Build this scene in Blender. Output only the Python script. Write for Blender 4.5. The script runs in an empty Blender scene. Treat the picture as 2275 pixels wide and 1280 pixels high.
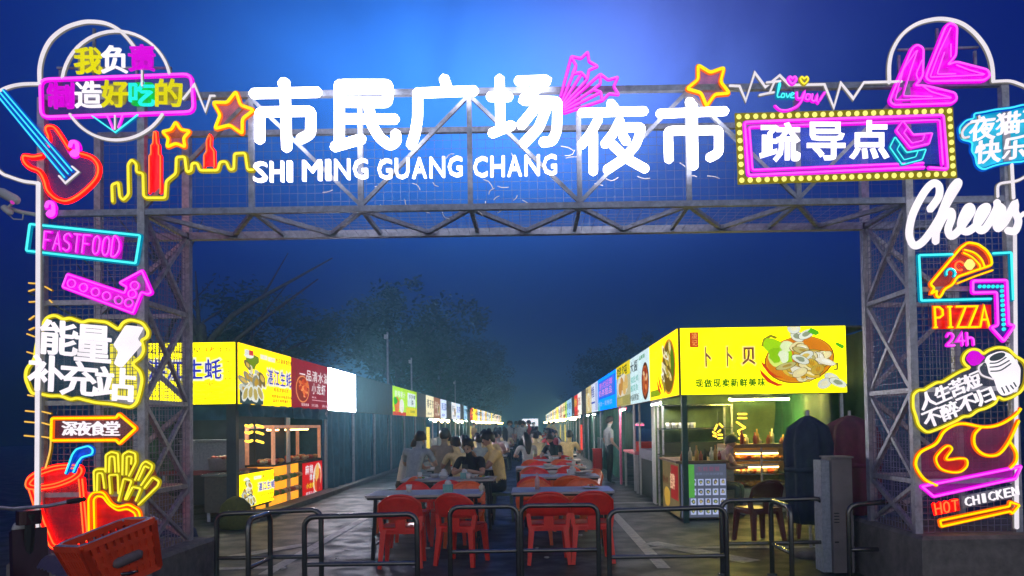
import bpy, bmesh, math, random
from mathutils import Vector, Matrix
from mathutils.geometry import tessellate_polygon
random.seed(7)
S = bpy.context.scene
COL = S.collection
R = math.radians

# ------------------------------------------------------------------ camera
W0, H0, FPX, EYE = 2275.0, 1280.0, 1650.0, 1.55
PITCH, ROLL = R(1.5), -0.0155
VPX, VPY = 1180.0, 943.0                       # where the aisle runs to
CX, CY = VPX, VPY - FPX * math.tan(PITCH)
cd = bpy.data.cameras.new('camera'); cam = bpy.data.objects.new('camera', cd); COL.objects.link(cam)
cd.sensor_width = 36; cd.lens = 36 * FPX / W0
cd.shift_x = (W0 / 2 - CX) / W0; cd.shift_y = (CY - H0 / 2) / W0
cd.clip_start = 0.05; cd.clip_end = 2000
CAMR = Matrix.Rotation(math.pi / 2 + PITCH, 3, 'X') @ Matrix.Rotation(ROLL, 3, 'Z')
cam.matrix_world = Matrix.Translation((0, 0, EYE)) @ CAMR.to_4x4()
S.camera = cam

# ------------------------------------------------------------------ world: night sky with the letters' blue glow painted in
wd = bpy.data.worlds.new('World'); S.world = wd; wd.use_nodes = True
NT = wd.node_tree; NT.nodes.clear()
def mth(op, a, b=None, nt=NT, clamp=False):
    n = nt.nodes.new('ShaderNodeMath'); n.operation = op; n.use_clamp = clamp
    for i, x in enumerate((a, b)):
        if x is None: continue
        if isinstance(x, (int, float)): n.inputs[i].default_value = x
        else: nt.links.new(x, n.inputs[i])
    return n.outputs[0]
def vadd(items):
    out = None
    for fac, col in items:
        n = NT.nodes.new('ShaderNodeVectorMath'); n.operation = 'SCALE'; n.inputs[0].default_value = col
        NT.links.new(fac, n.inputs['Scale'])
        if out is None: out = n.outputs[0]
        else:
            a = NT.nodes.new('ShaderNodeVectorMath'); a.operation = 'ADD'
            NT.links.new(out, a.inputs[0]); NT.links.new(n.outputs[0], a.inputs[1]); out = a.outputs[0]
    return out
tc = NT.nodes.new('ShaderNodeTexCoord'); sp = NT.nodes.new('ShaderNodeSeparateXYZ')
NT.links.new(tc.outputs['Generated'], sp.inputs[0])
dx, dy, dz = sp.outputs
def gauss(cx, sx, cz, sz):
    a = mth('POWER', mth('DIVIDE', mth('SUBTRACT', dx, cx), sx), 2.0)
    b = mth('POWER', mth('DIVIDE', mth('SUBTRACT', dz, cz), sz), 2.0)
    g = mth('EXPONENT', mth('MULTIPLY', mth('ADD', a, b), -1.0))
    return mth('MULTIPLY', g, mth('GREATER_THAN', dy, 0.0))
nz = NT.nodes.new('ShaderNodeTexNoise'); nz.inputs['Scale'].default_value = 3.2; nz.inputs['Detail'].default_value = 7; nz.inputs['Distortion'].default_value = .6
NT.links.new(tc.outputs['Generated'], nz.inputs['Vector'])
cloud = mth('ADD', mth('MULTIPLY', nz.outputs['Fac'], 1.7), 0.12)
one = mth('ADD', 0.0, 1.0)
up = mth('MULTIPLY', mth('SUBTRACT', dz, 0.04), 5.0, clamp=True)
back = mth('MULTIPLY', mth('MULTIPLY', mth('SUBTRACT', -0.15, dy), 1.2, clamp=True), mth('SUBTRACT', 1.0, mth('MULTIPLY', mth('ABSOLUTE', mth('SUBTRACT', dz, 0.2)), 1.4), clamp=True))
skycol = vadd([
    (one, (0.0015, 0.004, 0.012)),
    (up, (0.0, 0.003, 0.14)),
    (mth('MULTIPLY', gauss(-0.07, 0.26, 0.40, 0.115), cloud), (0.065, 0.40, 1.5)),  # blue glow round the letters, painted into the sky
    (mth('MULTIPLY', gauss(0.13, 0.16, 0.43, 0.11), cloud), (0.12, 0.09, 0.28)),
    (gauss(0.0, 0.42, 0.29, 0.11), (0.003, 0.015, 0.026)),
    (back, (0.95, 0.93, 0.92)),                # fill glow added low behind the camera, for street lamps out of view
])
bg = NT.nodes.new('ShaderNodeBackground'); wo = NT.nodes.new('ShaderNodeOutputWorld')
NT.links.new(skycol, bg.inputs['Color']); bg.inputs['Strength'].default_value = 1.0
NT.links.new(bg.outputs[0], wo.inputs['Surface'])

S.view_settings.view_transform = 'Standard'; S.view_settings.look = 'None'
S.view_settings.exposure = 0; S.view_settings.gamma = 1
S.render.engine = 'CYCLES'
cy = S.cycles
cy.use_denoising = True; cy.max_bounces = 4; cy.diffuse_bounces = 2; cy.glossy_bounces = 2; cy.volume_bounces = 0
cy.transparent_max_bounces = 24; cy.sample_clamp_indirect = 3; cy.use_light_tree = True; cy.volume_step_rate = 4

# ------------------------------------------------------------------ helpers
def ray(px, py): return CAMR @ Vector(((px - CX) / FPX, -(py - CY) / FPX, -1))
def at(px, py, Y):
    d = ray(px, py); t = Y / d.y
    return Vector((d.x * t, Y, EYE + d.z * t))
def lin(c): return tuple(((x / 255 + 0.055) / 1.055) ** 2.4 if x > 10 else x / 255 / 12.92 for x in c)
_M = {}
def pbr(name, rgb, rough=0.6, metal=0.0, ns=30, na=0.25, bump=0.0, emis=0, alpha=1.0):
    """procedural surface: base colour varied by noise (rgb linear)"""
    if name in _M: return _M[name]
    m = bpy.data.materials.new(name); m.use_nodes = True; nt = m.node_tree; p = nt.nodes['Principled BSDF']
    p.inputs['Roughness'].default_value = rough; p.inputs['Metallic'].default_value = metal
    t = nt.nodes.new('ShaderNodeTexCoord'); n = nt.nodes.new('ShaderNodeTexNoise'); n.inputs['Scale'].default_value = ns
    n.inputs['Detail'].default_value = 6; n.inputs['Roughness'].default_value = 0.65
    nt.links.new(t.outputs['Object'], n.inputs['Vector'])
    r = nt.nodes.new('ShaderNodeValToRGB'); r.color_ramp.elements[0].position = 0.3; r.color_ramp.elements[1].position = 0.7
    r.color_ramp.elements[0].color = (*[c * (1 - na) for c in rgb], 1); r.color_ramp.elements[1].color = (*[min(1, c * (1 + na)) for c in rgb], 1)
    nt.links.new(n.outputs['Fac'], r.inputs['Fac']); nt.links.new(r.outputs[0], p.inputs['Base Color'])
    if bump:
        b = nt.nodes.new('ShaderNodeBump'); b.inputs['Strength'].default_value = bump; b.inputs['Distance'].default_value = 0.02
        nt.links.new(n.outputs['Fac'], b.inputs['Height']); nt.links.new(b.outputs[0], p.inputs['Normal'])
    if emis:
        nt.links.new(r.outputs[0], p.inputs['Emission Color']); p.inputs['Emission Strength'].default_value = emis
    p.inputs['Alpha'].default_value = alpha
    _M[name] = m; return m
def emit(name, srgb, st=1.0, sample=True):
    """lit surface: slight unevenness of the diffuser"""
    if name in _M: return _M[name]
    m = bpy.data.materials.new(name); m.use_nodes = True; nt = m.node_tree; nt.nodes.clear()
    e = nt.nodes.new('ShaderNodeEmission'); o = nt.nodes.new('ShaderNodeOutputMaterial')
    t = nt.nodes.new('ShaderNodeTexCoord'); n = nt.nodes.new('ShaderNodeTexNoise'); n.inputs['Scale'].default_value = 3
    nt.links.new(t.outputs['Object'], n.inputs['Vector'])
    e.inputs['Color'].default_value = (*lin(srgb), 1)
    k = mth('MULTIPLY', mth('ADD', mth('MULTIPLY', n.outputs['Fac'], 0.4, nt), 0.8, nt), st, nt)
    nt.links.new(k, e.inputs['Strength']); nt.links.new(e.outputs[0], o.inputs['Surface'])
    if not sample: m.cycles.emission_sampling = 'NONE'
    _M[name] = m; return m
def acry(name, srgb, alpha, st):
    """edge-lit tinted acrylic back board"""
    if name in _M: return _M[name]
    m = bpy.data.materials.new(name); m.use_nodes = True; nt = m.node_tree; p = nt.nodes['Principled BSDF']
    c = (*lin(srgb), 1)
    p.inputs['Base Color'].default_value = c; p.inputs['Roughness'].default_value = 0.2
    n = nt.nodes.new('ShaderNodeTexNoise'); n.inputs['Scale'].default_value = 4
    k = mth('MULTIPLY', mth('POWER', mth('MULTIPLY', n.outputs['Fac'], 1.9, nt), 1.8, nt), st, nt); nt.links.new(k, p.inputs['Emission Strength'])
    p.inputs['Emission Color'].default_value = c; p.inputs['Alpha'].default_value = alpha  # emission stands in for the glow the tubes throw on the board
    m.cycles.emission_sampling = 'NONE'
    _M[name] = m; return m

WL = {}
def thing(name, label, cat, loc=(0, 0, 0), group=None, rz=0):
    o = bpy.data.objects.new(name, None); COL.objects.link(o); o.location = loc; o.rotation_euler.z = rz
    o.empty_display_size = 0.1
    o['label'] = label; o['category'] = cat
    if group: o['group'] = group
    WL[o.name] = Vector(loc); return o
def relabel(o, label, group=None):
    o['label'] = label
    if group: o['group'] = group
    elif 'group' in o: del o['group']
def tag(o, label, cat, group=None):
    o['label'] = label; o['category'] = cat
    if group: o['group'] = group
    return o
def dup(o, loc=None, rz=None, parent=None):
    c = o.copy(); COL.objects.link(c)
    if parent is not None: c.parent = parent
    if loc is not None: c.location = loc
    if rz is not None: c.rotation_euler.z = rz
    for ch in list(o.children): dup(ch, parent=c)
    return c
def recol(o, part, m, slot=0):
    for c in [o] + list(o.children_recursive):
        if c.name.split('.')[0] in part and c.type == 'MESH':
            c.material_slots[slot].link = 'OBJECT'; c.material_slots[slot].material = m

class MB:
    def __init__(s): s.v = []; s.f = []; s.m = []
    def add(s, vs, fs, mi=0):
        b = len(s.v); s.v += [Vector(x) for x in vs]; s.f += [[b + i for i in f] for f in fs]; s.m += [mi] * len(fs); return s
    def box(s, a, b, mi=0):
        x0, y0, z0 = a; x1, y1, z1 = b
        return s.add([(x0,y0,z0),(x1,y0,z0),(x1,y1,z0),(x0,y1,z0),(x0,y0,z1),(x1,y0,z1),(x1,y1,z1),(x0,y1,z1)],
              [(3,2,1,0),(4,5,6,7),(0,1,5,4),(1,2,6,5),(2,3,7,6),(3,0,4,7)], mi)
    def rbox(s, a, b, r, mi=0):
        """box with rounded vertical edges"""
        x0, y0, z0 = a; x1, y1, z1 = b; pts = []
        for cx, cy_, a0 in ((x1-r,y1-r,0),(x0+r,y1-r,90),(x0+r,y0+r,180),(x1-r,y0+r,270)):
            for k in range(4): t = R(a0 + 30 * k); pts.append((cx + r * math.cos(t), cy_ + r * math.sin(t)))
        return s.prism([(p[0], p[1], z0) for p in pts], (0, 0, z1 - z0), mi)
    def prism(s, pts, d, mi=0):
        n = len(pts); d = Vector(d); P = [Vector(p) for p in pts]
        tris = tessellate_polygon([P])
        fs = [tuple(t) for t in tris] + [tuple(n + i for i in reversed(t)) for t in tris]
        fs += [(i, (i + 1) % n, n + (i + 1) % n, n + i) for i in range(n)]
        return s.add(P + [p + d for p in P], fs, mi)
    def bar(s, a, b, r, r2=None, n=4, mi=0):
        a = Vector(a); b = Vector(b); r2 = r if r2 is None else r2
        t = (b - a).normalized(); u = t.cross(Vector((0, 0, 1)) if abs(t.z) < 0.9 else Vector((0, 1, 0))).normalized(); w = t.cross(u)
        k = math.sqrt(2) if n == 4 else 1; off = math.pi / 4 if n == 4 else 0
        vs = []
        for c, rr in ((a, r), (b, r2)):
            for i in range(n):
                q = 2 * math.pi * i / n + off; vs.append(c + (u * math.cos(q) + w * math.sin(q)) * rr * k)
        fs = [(i, (i + 1) % n, n + (i + 1) % n, n + i) for i in range(n)] + [tuple(range(n))[::-1], tuple(range(n, 2 * n))]
        return s.add(vs, fs, mi)
    def tube(s, pts, r, nrm=None, closed=False, n=6, mi=0, flat=1.0):
        """round tube along a path; nrm: the plane's normal for flat neon work; flat: depth / width"""
        P = [Vector(p) for p in pts]
        Q = [P[0]]
        for p in P[1:]:
            if (p - Q[-1]).length > 1e-5: Q.append(p)
        if closed and (Q[0] - Q[-1]).length < 1e-5: Q.pop()
        P = Q; N = len(P)
        if N < 2: return s
        T = []; SC = []
        for i in range(N):
            a = (P[i] - P[i - 1]).normalized() if (i > 0 or closed) else None
            b = (P[(i + 1) % N] - P[i]).normalized() if (i < N - 1 or closed) else None
            if a is None: t = b; k = 1
            elif b is None: t = a; k = 1
            else:
                t = a + b
                if t.length < 1e-3: t = a
                t.normalize(); k = 1 / max(0.5, t.dot(b))
            T.append(t); SC.append(k)
        u = None; rings = []
        rad = r if isinstance(r, (list, tuple)) else [r] * N
        def ring(c, t, u, k, rr):
            w = t.cross(u).normalized()
            return [c + u * (math.cos(2 * math.pi * j / n) * rr * flat) + w * (math.sin(2 * math.pi * j / n) * rr * k) for j in range(n)]
        for i in range(N):
            if nrm is not None: u = Vector(nrm) - T[i] * T[i].dot(Vector(nrm))
            elif u is None: u = T[i].orthogonal()
            else: u = u - T[i] * u.dot(T[i])
            u = u.normalized()
            if i == 0 and not closed:
                rings.append(ring(P[0] - T[0] * rad[0] * 0.85, T[0], u, 0.5, rad[0] * (1 if nrm is None else 1) * 0.55)); 
                rings.append(ring(P[0] - T[0] * rad[0] * 0.4, T[0], u, 1, rad[0] * 0.9))
            rings.append(ring(P[i], T[i], u, SC[i], rad[i]))
            if i == N - 1 and not closed:
                rings.append(ring(P[i] + T[i] * rad[i] * 0.4, T[i], u, 1, rad[i] * 0.9))
                rings.append(ring(P[i] + T[i] * rad[i] * 0.85, T[i], u, 0.5, rad[i] * 0.55))
        M = len(rings); fs = []
        for i in range(M if closed else M - 1):
            for j in range(n):
                fs.append((i * n + j, i * n + (j + 1) % n, ((i + 1) % M) * n + (j + 1) % n, ((i + 1) % M) * n + j))
        if not closed: fs += [tuple(range(n))[::-1], tuple(range((M - 1) * n, M * n))]
        return s.add([p for rg in rings for p in rg], fs, mi)
    def ball(s, c, r, mi=0, seg=8, rg=5, sc=(1, 1, 1)):
        c = Vector(c); vs = [c + Vector((0, 0, r * sc[2]))]; fs = []
        for i in range(1, rg):
            t = math.pi * i / rg
            for j in range(seg):
                p = 2 * math.pi * j / seg
                vs.append(c + Vector((r * sc[0] * math.sin(t) * math.cos(p), r * sc[1] * math.sin(t) * math.sin(p), r * sc[2] * math.cos(t))))
        vs.append(c - Vector((0, 0, r * sc[2])))
        for j in range(seg):
            fs.append((0, 1 + j, 1 + (j + 1) % seg)); L = 1 + (rg - 2) * seg
            fs.append((len(vs) - 1, L + (j + 1) % seg, L + j))
            for i in range(rg - 2):
                a = 1 + i * seg; fs.append((a + j, a + seg + j, a + seg + (j + 1) % seg, a + (j + 1) % seg))
        return s.add(vs, fs, mi)
    def lathe(s, prof, c=(0, 0, 0), n=16, mi=0, lobes=0, amp=0.0):
        c = Vector(c); vs = []; fs = []
        for (rr, z) in prof:
            for j in range(n):
                p = 2 * math.pi * j / n; q = rr * (1 + amp * math.cos(lobes * p)) if lobes else rr
                vs.append(c + Vector((q * math.cos(p), q * math.sin(p), z)))
        for i in range(len(prof) - 1):
            for j in range(n): fs.append((i*n+j, i*n+(j+1)%n, (i+1)*n+(j+1)%n, (i+1)*n+j))
        fs += [tuple(range(n))[::-1], tuple(range((len(prof)-1)*n, len(prof)*n))]
        return s.add(vs, fs, mi)
    def build(s, name, mats, parent=None, smooth=False, origin=None):
        me = bpy.data.meshes.new(name)
        off = WL.get(parent.name, Vector()) if parent is not None else (Vector(origin) if origin is not None else Vector())
        me.from_pydata([tuple(v - off) for v in s.v], [], s.f)
        for m in (mats if isinstance(mats, (list, tuple)) else [mats]): me.materials.append(m)
        me.polygons.foreach_set('material_index', s.m)
        if smooth: me.polygons.foreach_set('use_smooth', [True] * len(s.f))
        me.update()
        o = bpy.data.objects.new(name, me); COL.objects.link(o)
        if parent is not None: o.parent = parent; WL[o.name] = off
        else: o.location = off; WL[o.name] = off
        return o

def fillet(P, r, closed=False, k=4):
    P = [Vector((p[0], p[1])) for p in P]; out = []; n = len(P)
    for i, p in enumerate(P):
        if not closed and i in (0, n - 1): out.append(p); continue
        a = P[i - 1] - p; b = P[(i + 1) % n] - p
        q = min(r, a.length * 0.45, b.length * 0.45)
        s, e = p + a.normalized() * q, p + b.normalized() * q
        for j in range(k + 1):
            t = j / k; out.append(s * (1 - t) ** 2 + p * 2 * t * (1 - t) + e * t * t)
    return out
def smooth(P, closed=False, k=5):
    P = [Vector((p[0], p[1])) for p in P]; n = len(P); out = []
    for i in range(n if closed else n - 1):
        g = lambda j: P[j % n] if closed else P[min(max(j, 0), n - 1)]
        a, b, c, d = g(i - 1), g(i), g(i + 1), g(i + 2)
        for j in range(k):
            t = j / k
            out.append(0.5 * (2*b + (c-a)*t + (2*a - 5*b + 4*c - d)*t*t + (3*b - a - 3*c + d)*t**3))
    if not closed: out.append(P[-1])
    return out
def zc(ox, oy, s): return lambda *pts: [(ox + x / s, oy + y / s) for x, y in pts]

YS = 6.44                                        # plane of the neon signs, in front of the arch's truss
PXM = YS / FPX
NEON = {
    'white': ((236, 228, 236), 1.1, (128, 124, 122), 0.8), 'yellow': ((255, 238, 60), 1.2, (176, 158, 0), 0.9),
    'magenta': ((255, 96, 250), 1.3, (222, 0, 214), 1.4), 'red': ((255, 136, 62), 1.2, (226, 4, 2), 7.0),
    'cyan': ((80, 250, 250), 1.2, (0, 140, 176), 0.9), 'gold': ((255, 200, 90), 1.1, (120, 82, 0), 0.8),
    'orange': ((255, 232, 0), 1.2, (236, 96, 0), 1.3), 'pink': ((255, 120, 250), 1.2, (200, 0, 190), 1.0),
    'blue': ((70, 235, 255), 1.2, (0, 84, 200), 1.0),
}
def nmats(c):
    a, s, g, gs = NEON[c]
    return [emit('neon ' + c, a, s), emit('neon glow ' + c, g, gs, c in ('red', 'magenta', 'orange'))]
def neon(parent, path, c, w=6.0, glow=3.0, r=0, sm=False, closed=False, Y=YS, name='neon_tube'):
    """flex-neon: bright front tube in a wider silicone channel, lit to stand in for the halo"""
    if sm: path = smooth(path, closed)
    elif r: path = fillet(path, r, closed)
    mb = MB(); P = [at(p[0], p[1], Y) for p in path]; k = Y / FPX
    mb.tube(P, w / 2 * k, (0, -1, 0), closed, 6, 0)
    if glow: mb.tube([p + Vector((0, 0.018, 0)) for p in P], (w / 2 + glow) * k, (0, -1, 0), closed, 6, 1, 0.35 if w > 5 else 0.5)  # wide strip whose emission stands in for the tube's halo
    return mb.build(name, nmats(c), parent, True)
def acrylic(parent, poly, srgb, alpha, st, Y=YS + 0.045, name='acrylic_panel', nm=None):
    mb = MB(); mb.prism([at(p[0], p[1], Y) for p in poly], (0, 0.006, 0))
    return mb.build(name, acry(nm or 'acrylic %d_%d_%d_%d_%d' % (*srgb, alpha * 100, st * 100), srgb, alpha, st), parent)
def sgn(name, label, cx, cy_, cat='neon sign', Y=YS, group=None):
    return thing(name, label, cat, at(cx, cy_, Y), group)

# text: outlines of the built-in font, laid into a quad
_T = {}
def glyph(s, off=0.0, shear=0.0, em=False):
    key = (s, shear, em)
    if key in _T: return _T[key]
    c = bpy.data.curves.new('t', 'FONT'); c.body = s; c.offset = 0; c.extrude = 0.05; c.resolution_u = 2; c.shear = shear
    o = bpy.data.objects.new('t', c); COL.objects.link(o); bpy.context.view_layer.update()
    ev = o.evaluated_get(bpy.context.evaluated_depsgraph_get()); me = bpy.data.meshes.new_from_object(ev)
    vs = [v.co.copy() for v in me.vertices]; fs = [tuple(p.vertices) for p in me.polygons]
    nb = {}
    for e in me.edges:                       # rims of the front face: chains used to round and thicken the strokes
        a, b = e.vertices
        if vs[a].z > 0 and vs[b].z > 0: nb.setdefault((min(a, b), max(a, b)), 0)
    front = set()
    for p in me.polygons:
        if all(vs[i].z > 0 for i in p.vertices):
            for k in range(len(p.vertices)):
                a, b = p.vertices[k], p.vertices[(k + 1) % len(p.vertices)]; key2 = (min(a, b), max(a, b)); nb[key2] = nb.get(key2, 0) + 1
    nxt = {}
    rk = lambda i: (round(vs[i].x, 4), round(vs[i].y, 4))
    for (a, b), n_ in nb.items():
        if n_ == 1: nxt.setdefault(rk(a), []).append(rk(b)); nxt.setdefault(rk(b), []).append(rk(a))
    loops = []; seen = set()
    for st in list(nxt):
        if st in seen: continue
        lp = [st]; seen.add(st); cur = st
        while True:
            c2 = [q for q in nxt[cur] if q not in seen]
            if not c2: break
            cur = c2[0]; seen.add(cur); lp.append(cur)
        if len(lp) > 2: loops.append(lp)
    bpy.data.objects.remove(o); bpy.data.curves.remove(c); bpy.data.meshes.remove(me)
    x0 = min(v.x for v in vs); x1 = max(v.x for v in vs); y0 = min(v.y for v in vs); y1 = max(v.y for v in vs)
    if em: x0, x1, y0, y1 = 0.02, 0.98, -0.10, 0.86
    vs = [((v.x - x0) / (x1 - x0), (v.y - y0) / (y1 - y0), 1 if v.z > 0 else 0) for v in vs]
    loops = [[((x - x0) / (x1 - x0), (y - y0) / (y1 - y0)) for x, y in lp] for lp in loops]
    _T[key] = (vs, fs, loops); return _T[key]
def quadmap(tl, tr, br, bl):
    tl, tr, br, bl = map(Vector, (tl, tr, br, bl))
    return lambda u, v: (bl * (1 - u) + br * u) * (1 - v) + (tl * (1 - u) + tr * u) * v
def text(parent, s, mp, nrm, mat_, off=0.0, d=0.01, name='lettering', lift=0.004, shear=0.0, em=False):
    vs, fs, loops = glyph(s, off, shear, em); nrm = Vector(nrm); mb = MB()
    mb.add([mp(u, v) + nrm * (lift + d * z) for u, v, z in vs], fs)
    if off > .012:
        r = off * .62 * (mp(.5, 1) - mp(.5, 0)).length; r = min(r, off * .9 * (mp(1, .5) - mp(0, .5)).length * max(1, .8 * len(s)))
        for lp in loops:
            P = [mp(u, v) + nrm * (lift + d * .55) for u, v in lp]
            mb.tube(P, r, nrm, True, 6 if d > .01 else 4, 0, min(1.0, d * .44 / r))
    return mb.build(name, mat_, parent)
def ptext(parent, s, quad, mat_, off=0.02, d=0.03, Y=YS, name='lettering', shear=0.0):
    """text on the sign plane, quad in photo pixels: (x0,y0,x1,y1) or four corners tl,tr,br,bl"""
    if len(quad) == 4 and not isinstance(quad[0], (tuple, list)):
        x0, y0, x1, y1 = quad; quad = ((x0, y0), (x1, y0), (x1, y1), (x0, y1))
    return text(parent, s, quadmap(*[at(p[0], p[1], Y) for p in quad]), (0, -1, 0), mat_, off, d, name, 0.0, shear)
def decal(parent, mp, nrm, shapes, name='printed_picture', st=1.0, lift=0.003):
    """flat printed picture: polygons (u,v) laid on a panel, each sheet 1.2 mm above the last"""
    nrm = Vector(nrm); mb = MB(); mats = []; idx = {}
    for k, (poly, c) in enumerate(shapes):
        if c not in idx: idx[c] = len(mats); mats.append(emit('print %d_%d_%d_%d' % (*c, st * 100), c, st, False))
        P = [mp(*p) + nrm * (lift + min(.0012, .05 / len(shapes)) * k) for p in poly]
        mb.add(P, [tuple(t) for t in tessellate_polygon([P])], idx[c])
    return mb.build(name, mats, parent)
def ell(cx, cy_, rx, ry, rot=0, n=14, wob=0):
    out = []
    for i in range(n):
        t = 2 * math.pi * i / n; k = 1 + wob * random.uniform(-1, 1); x, y = rx * k * math.cos(t), ry * k * math.sin(t)
        c, s = math.cos(rot), math.sin(rot); out.append((cx + x * c - y * s, cy_ + x * s + y * c))
    return out
def rect(x0, y0, x1, y1): return [(x0, y0), (x1, y0), (x1, y1), (x0, y1)]

# ------------------------------------------------------------------ materials
STEEL = pbr('galvanised steel', (0.36, 0.37, 0.43), 0.42, 0.35, 18, 0.35)
STEELB = pbr('sky tinted beam steel', (0.24, 0.27, 0.37), 0.5, 0.3, 18, 0.35)  # beam's copy of the steel, the sky's blue light put into its colour
RUST = pbr('weathered steel', (0.30, 0.24, 0.20), 0.55, 0.35, 14, 0.4)
WIRE = pbr('wire', (0.20, 0.22, 0.32), 0.5, 0.3, 10, 0.2)
INOX = pbr('stainless rail', (0.17, 0.165, 0.155), 0.22, 0.85, 9, 0.2)
CONC = pbr('concrete', (0.17, 0.155, 0.14), 0.9, 0, 9, 0.35, 0.5)
ASPH = pbr('asphalt', (0.034, 0.035, 0.034), 0.5, 0, 3.0, 0.40, 0.35)
PAVE = pbr('paving', (0.062, 0.066, 0.064), 0.42, 0, 2.0, 0.3, 0.25)
LINE = pbr('road paint', (0.30, 0.31, 0.30), 0.6, 0, 12, 0.4)
BLACK = pbr('black housing', (0.02, 0.021, 0.022), 0.5, 0, 20, 0.3)
TARP = pbr('dark teal tarpaulin', (0.022, 0.10, 0.155), 0.65, 0, 3, 0.45, 0.3)
TARPG = pbr('green tarpaulin', (0.018, 0.095, 0.062), 0.65, 0, 3, 0.45, 0.3)
GREY = pbr('unlit grey vinyl', (0.17, 0.17, 0.18), 0.6, 0, 4, 0.2)
WHITEP = pbr('white painted board', (0.55, 0.56, 0.56), 0.5, 0, 6, 0.12)
SKIN = pbr('skin', (0.42, 0.24, 0.16), 0.55, 0, 25, 0.1)
HAIR = pbr('black hair', (0.010, 0.009, 0.009), 0.45, 0, 60, 0.4)
RED = pbr('red plastic', (0.78, 0.026, 0.014), 0.35, 0, 8, 0.15)
ORANGE = pbr('orange plastic', (0.82, 0.13, 0.02), 0.35, 0, 8, 0.15)
TABLE = pbr('table laminate', (0.38, 0.38, 0.36), 0.28, 0, 6, 0.15)
TUBEL = emit('tube lamp', (255, 246, 228), 210)
WARM = emit('warm lamp', (255, 210, 135), 52)
PINKL = emit('pink lamp', (255, 60, 110), 5)
LETTER = emit('white channel letter', (255, 246, 251), 9.0)
LETP = emit('white small letter', (255, 246, 251), 3.0); LETB = emit('white board letter', (255, 246, 251), 1.8)
LETW = emit('white sign lettering', (240, 232, 238), 1.3)

# ------------------------------------------------------------------ ground
def ground_mat(name, rgb, slab=0.0):
    m = bpy.data.materials.new(name); m.use_nodes = True; nt = m.node_tree; p = nt.nodes['Principled BSDF']; L = nt.links.new
    t = nt.nodes.new('ShaderNodeTexCoord')
    def noise(sc, det=6):
        n = nt.nodes.new('ShaderNodeTexNoise'); n.inputs['Scale'].default_value = sc; n.inputs['Detail'].default_value = det; L(t.outputs['Object'], n.inputs['Vector']); return n.outputs['Fac']
    big, mid, fine = noise(.5), noise(2.6), noise(60, 3)
    k = mth('ADD', mth('MULTIPLY', big, 1.1, nt), mth('ADD', mth('MULTIPLY', mid, .7, nt), mth('MULTIPLY', fine, .9, nt), nt), nt)
    k = mth('MULTIPLY', mth('POWER', k, 2.2, nt), .42, nt)
    h = fine
    if slab:
        b = nt.nodes.new('ShaderNodeTexBrick'); b.inputs['Scale'].default_value = 1.0; b.inputs['Brick Width'].default_value = slab; b.inputs['Row Height'].default_value = slab; b.offset = 0
        b.inputs['Mortar Size'].default_value = .012; b.inputs['Color1'].default_value = (1, 1, 1, 1); b.inputs['Color2'].default_value = (.72, .72, .72, 1); b.inputs['Mortar'].default_value = (.3, .3, .3, 1)
        L(t.outputs['Object'], b.inputs['Vector']); sx = nt.nodes.new('ShaderNodeSeparateColor'); L(b.outputs['Color'], sx.inputs[0]); k = mth('MULTIPLY', k, sx.outputs[0], nt)
    sc = nt.nodes.new('ShaderNodeVectorMath'); sc.operation = 'SCALE'; sc.inputs[0].default_value = rgb; L(k, sc.inputs['Scale']); L(sc.outputs[0], p.inputs['Base Color'])
    L(mth('ADD', mth('MULTIPLY', mth('SUBTRACT', mid, .42, nt, True), 1.2, nt), .48, nt), p.inputs['Roughness'])
    bp = nt.nodes.new('ShaderNodeBump'); bp.inputs['Strength'].default_value = .35; bp.inputs['Distance'].default_value = .012; L(h, bp.inputs['Height']); L(bp.outputs[0], p.inputs['Normal'])
    return m
ASPH = ground_mat('worn asphalt', (.026, .027, .026)); PAVE = ground_mat('old asphalt strip', (.026, .029, .027))
def structure(o): o['kind'] = 'structure'; return o
g = MB(); g.add([(-58, -7, 0), (58, -7, 0), (58, 173, 0), (-58, 173, 0)], [(0, 1, 2, 3)]); structure(g.build('ground', ASPH))
for (x0, x1) in ((-9.5, -3.25), (1.62, 8.5)):
    p = MB(); p.add([(x0, 10.2, 0.004), (x1, 10.2, 0.004), (x1, 170, 0.004), (x0, 170, 0.004)], [(0, 1, 2, 3)]); structure(p.build('pavement', PAVE))
mk = MB()
def strip(x0, y0, x1, y1, w):
    a, b = Vector((x0, y0, 0)), Vector((x1, y1, 0)); n = (b - a).normalized().cross(Vector((0, 0, 1))) * w / 2
    h = Vector((0, 0, 0.008)); mk.add([a - n + h, a + n + h, b + n + h, b - n + h], [(0, 1, 2, 3)])
strip(-2.85, 7.9, -2.85, 120, 0.14); strip(1.38, 7.9, 1.38, 120, 0.14)
for k in range(9):
    y = 8.3 + 5.2 * k
    strip(-2.92, y, -5.6, y - 0.2, 0.13); strip(1.45, y + 0.9, 4.6, y + 0.7, 0.13)
strip(1.5, 9.6, 2.4, 8.2, 0.28); strip(-3.0, 9.9, -4.4, 8.0, 0.22)
structure(mk.build('road_markings', LINE))
kb = MB(); kb.box((-4.75, 12.0, 0), (-4.58, 150, 0.10)); structure(kb.build('kerb', CONC))

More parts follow.
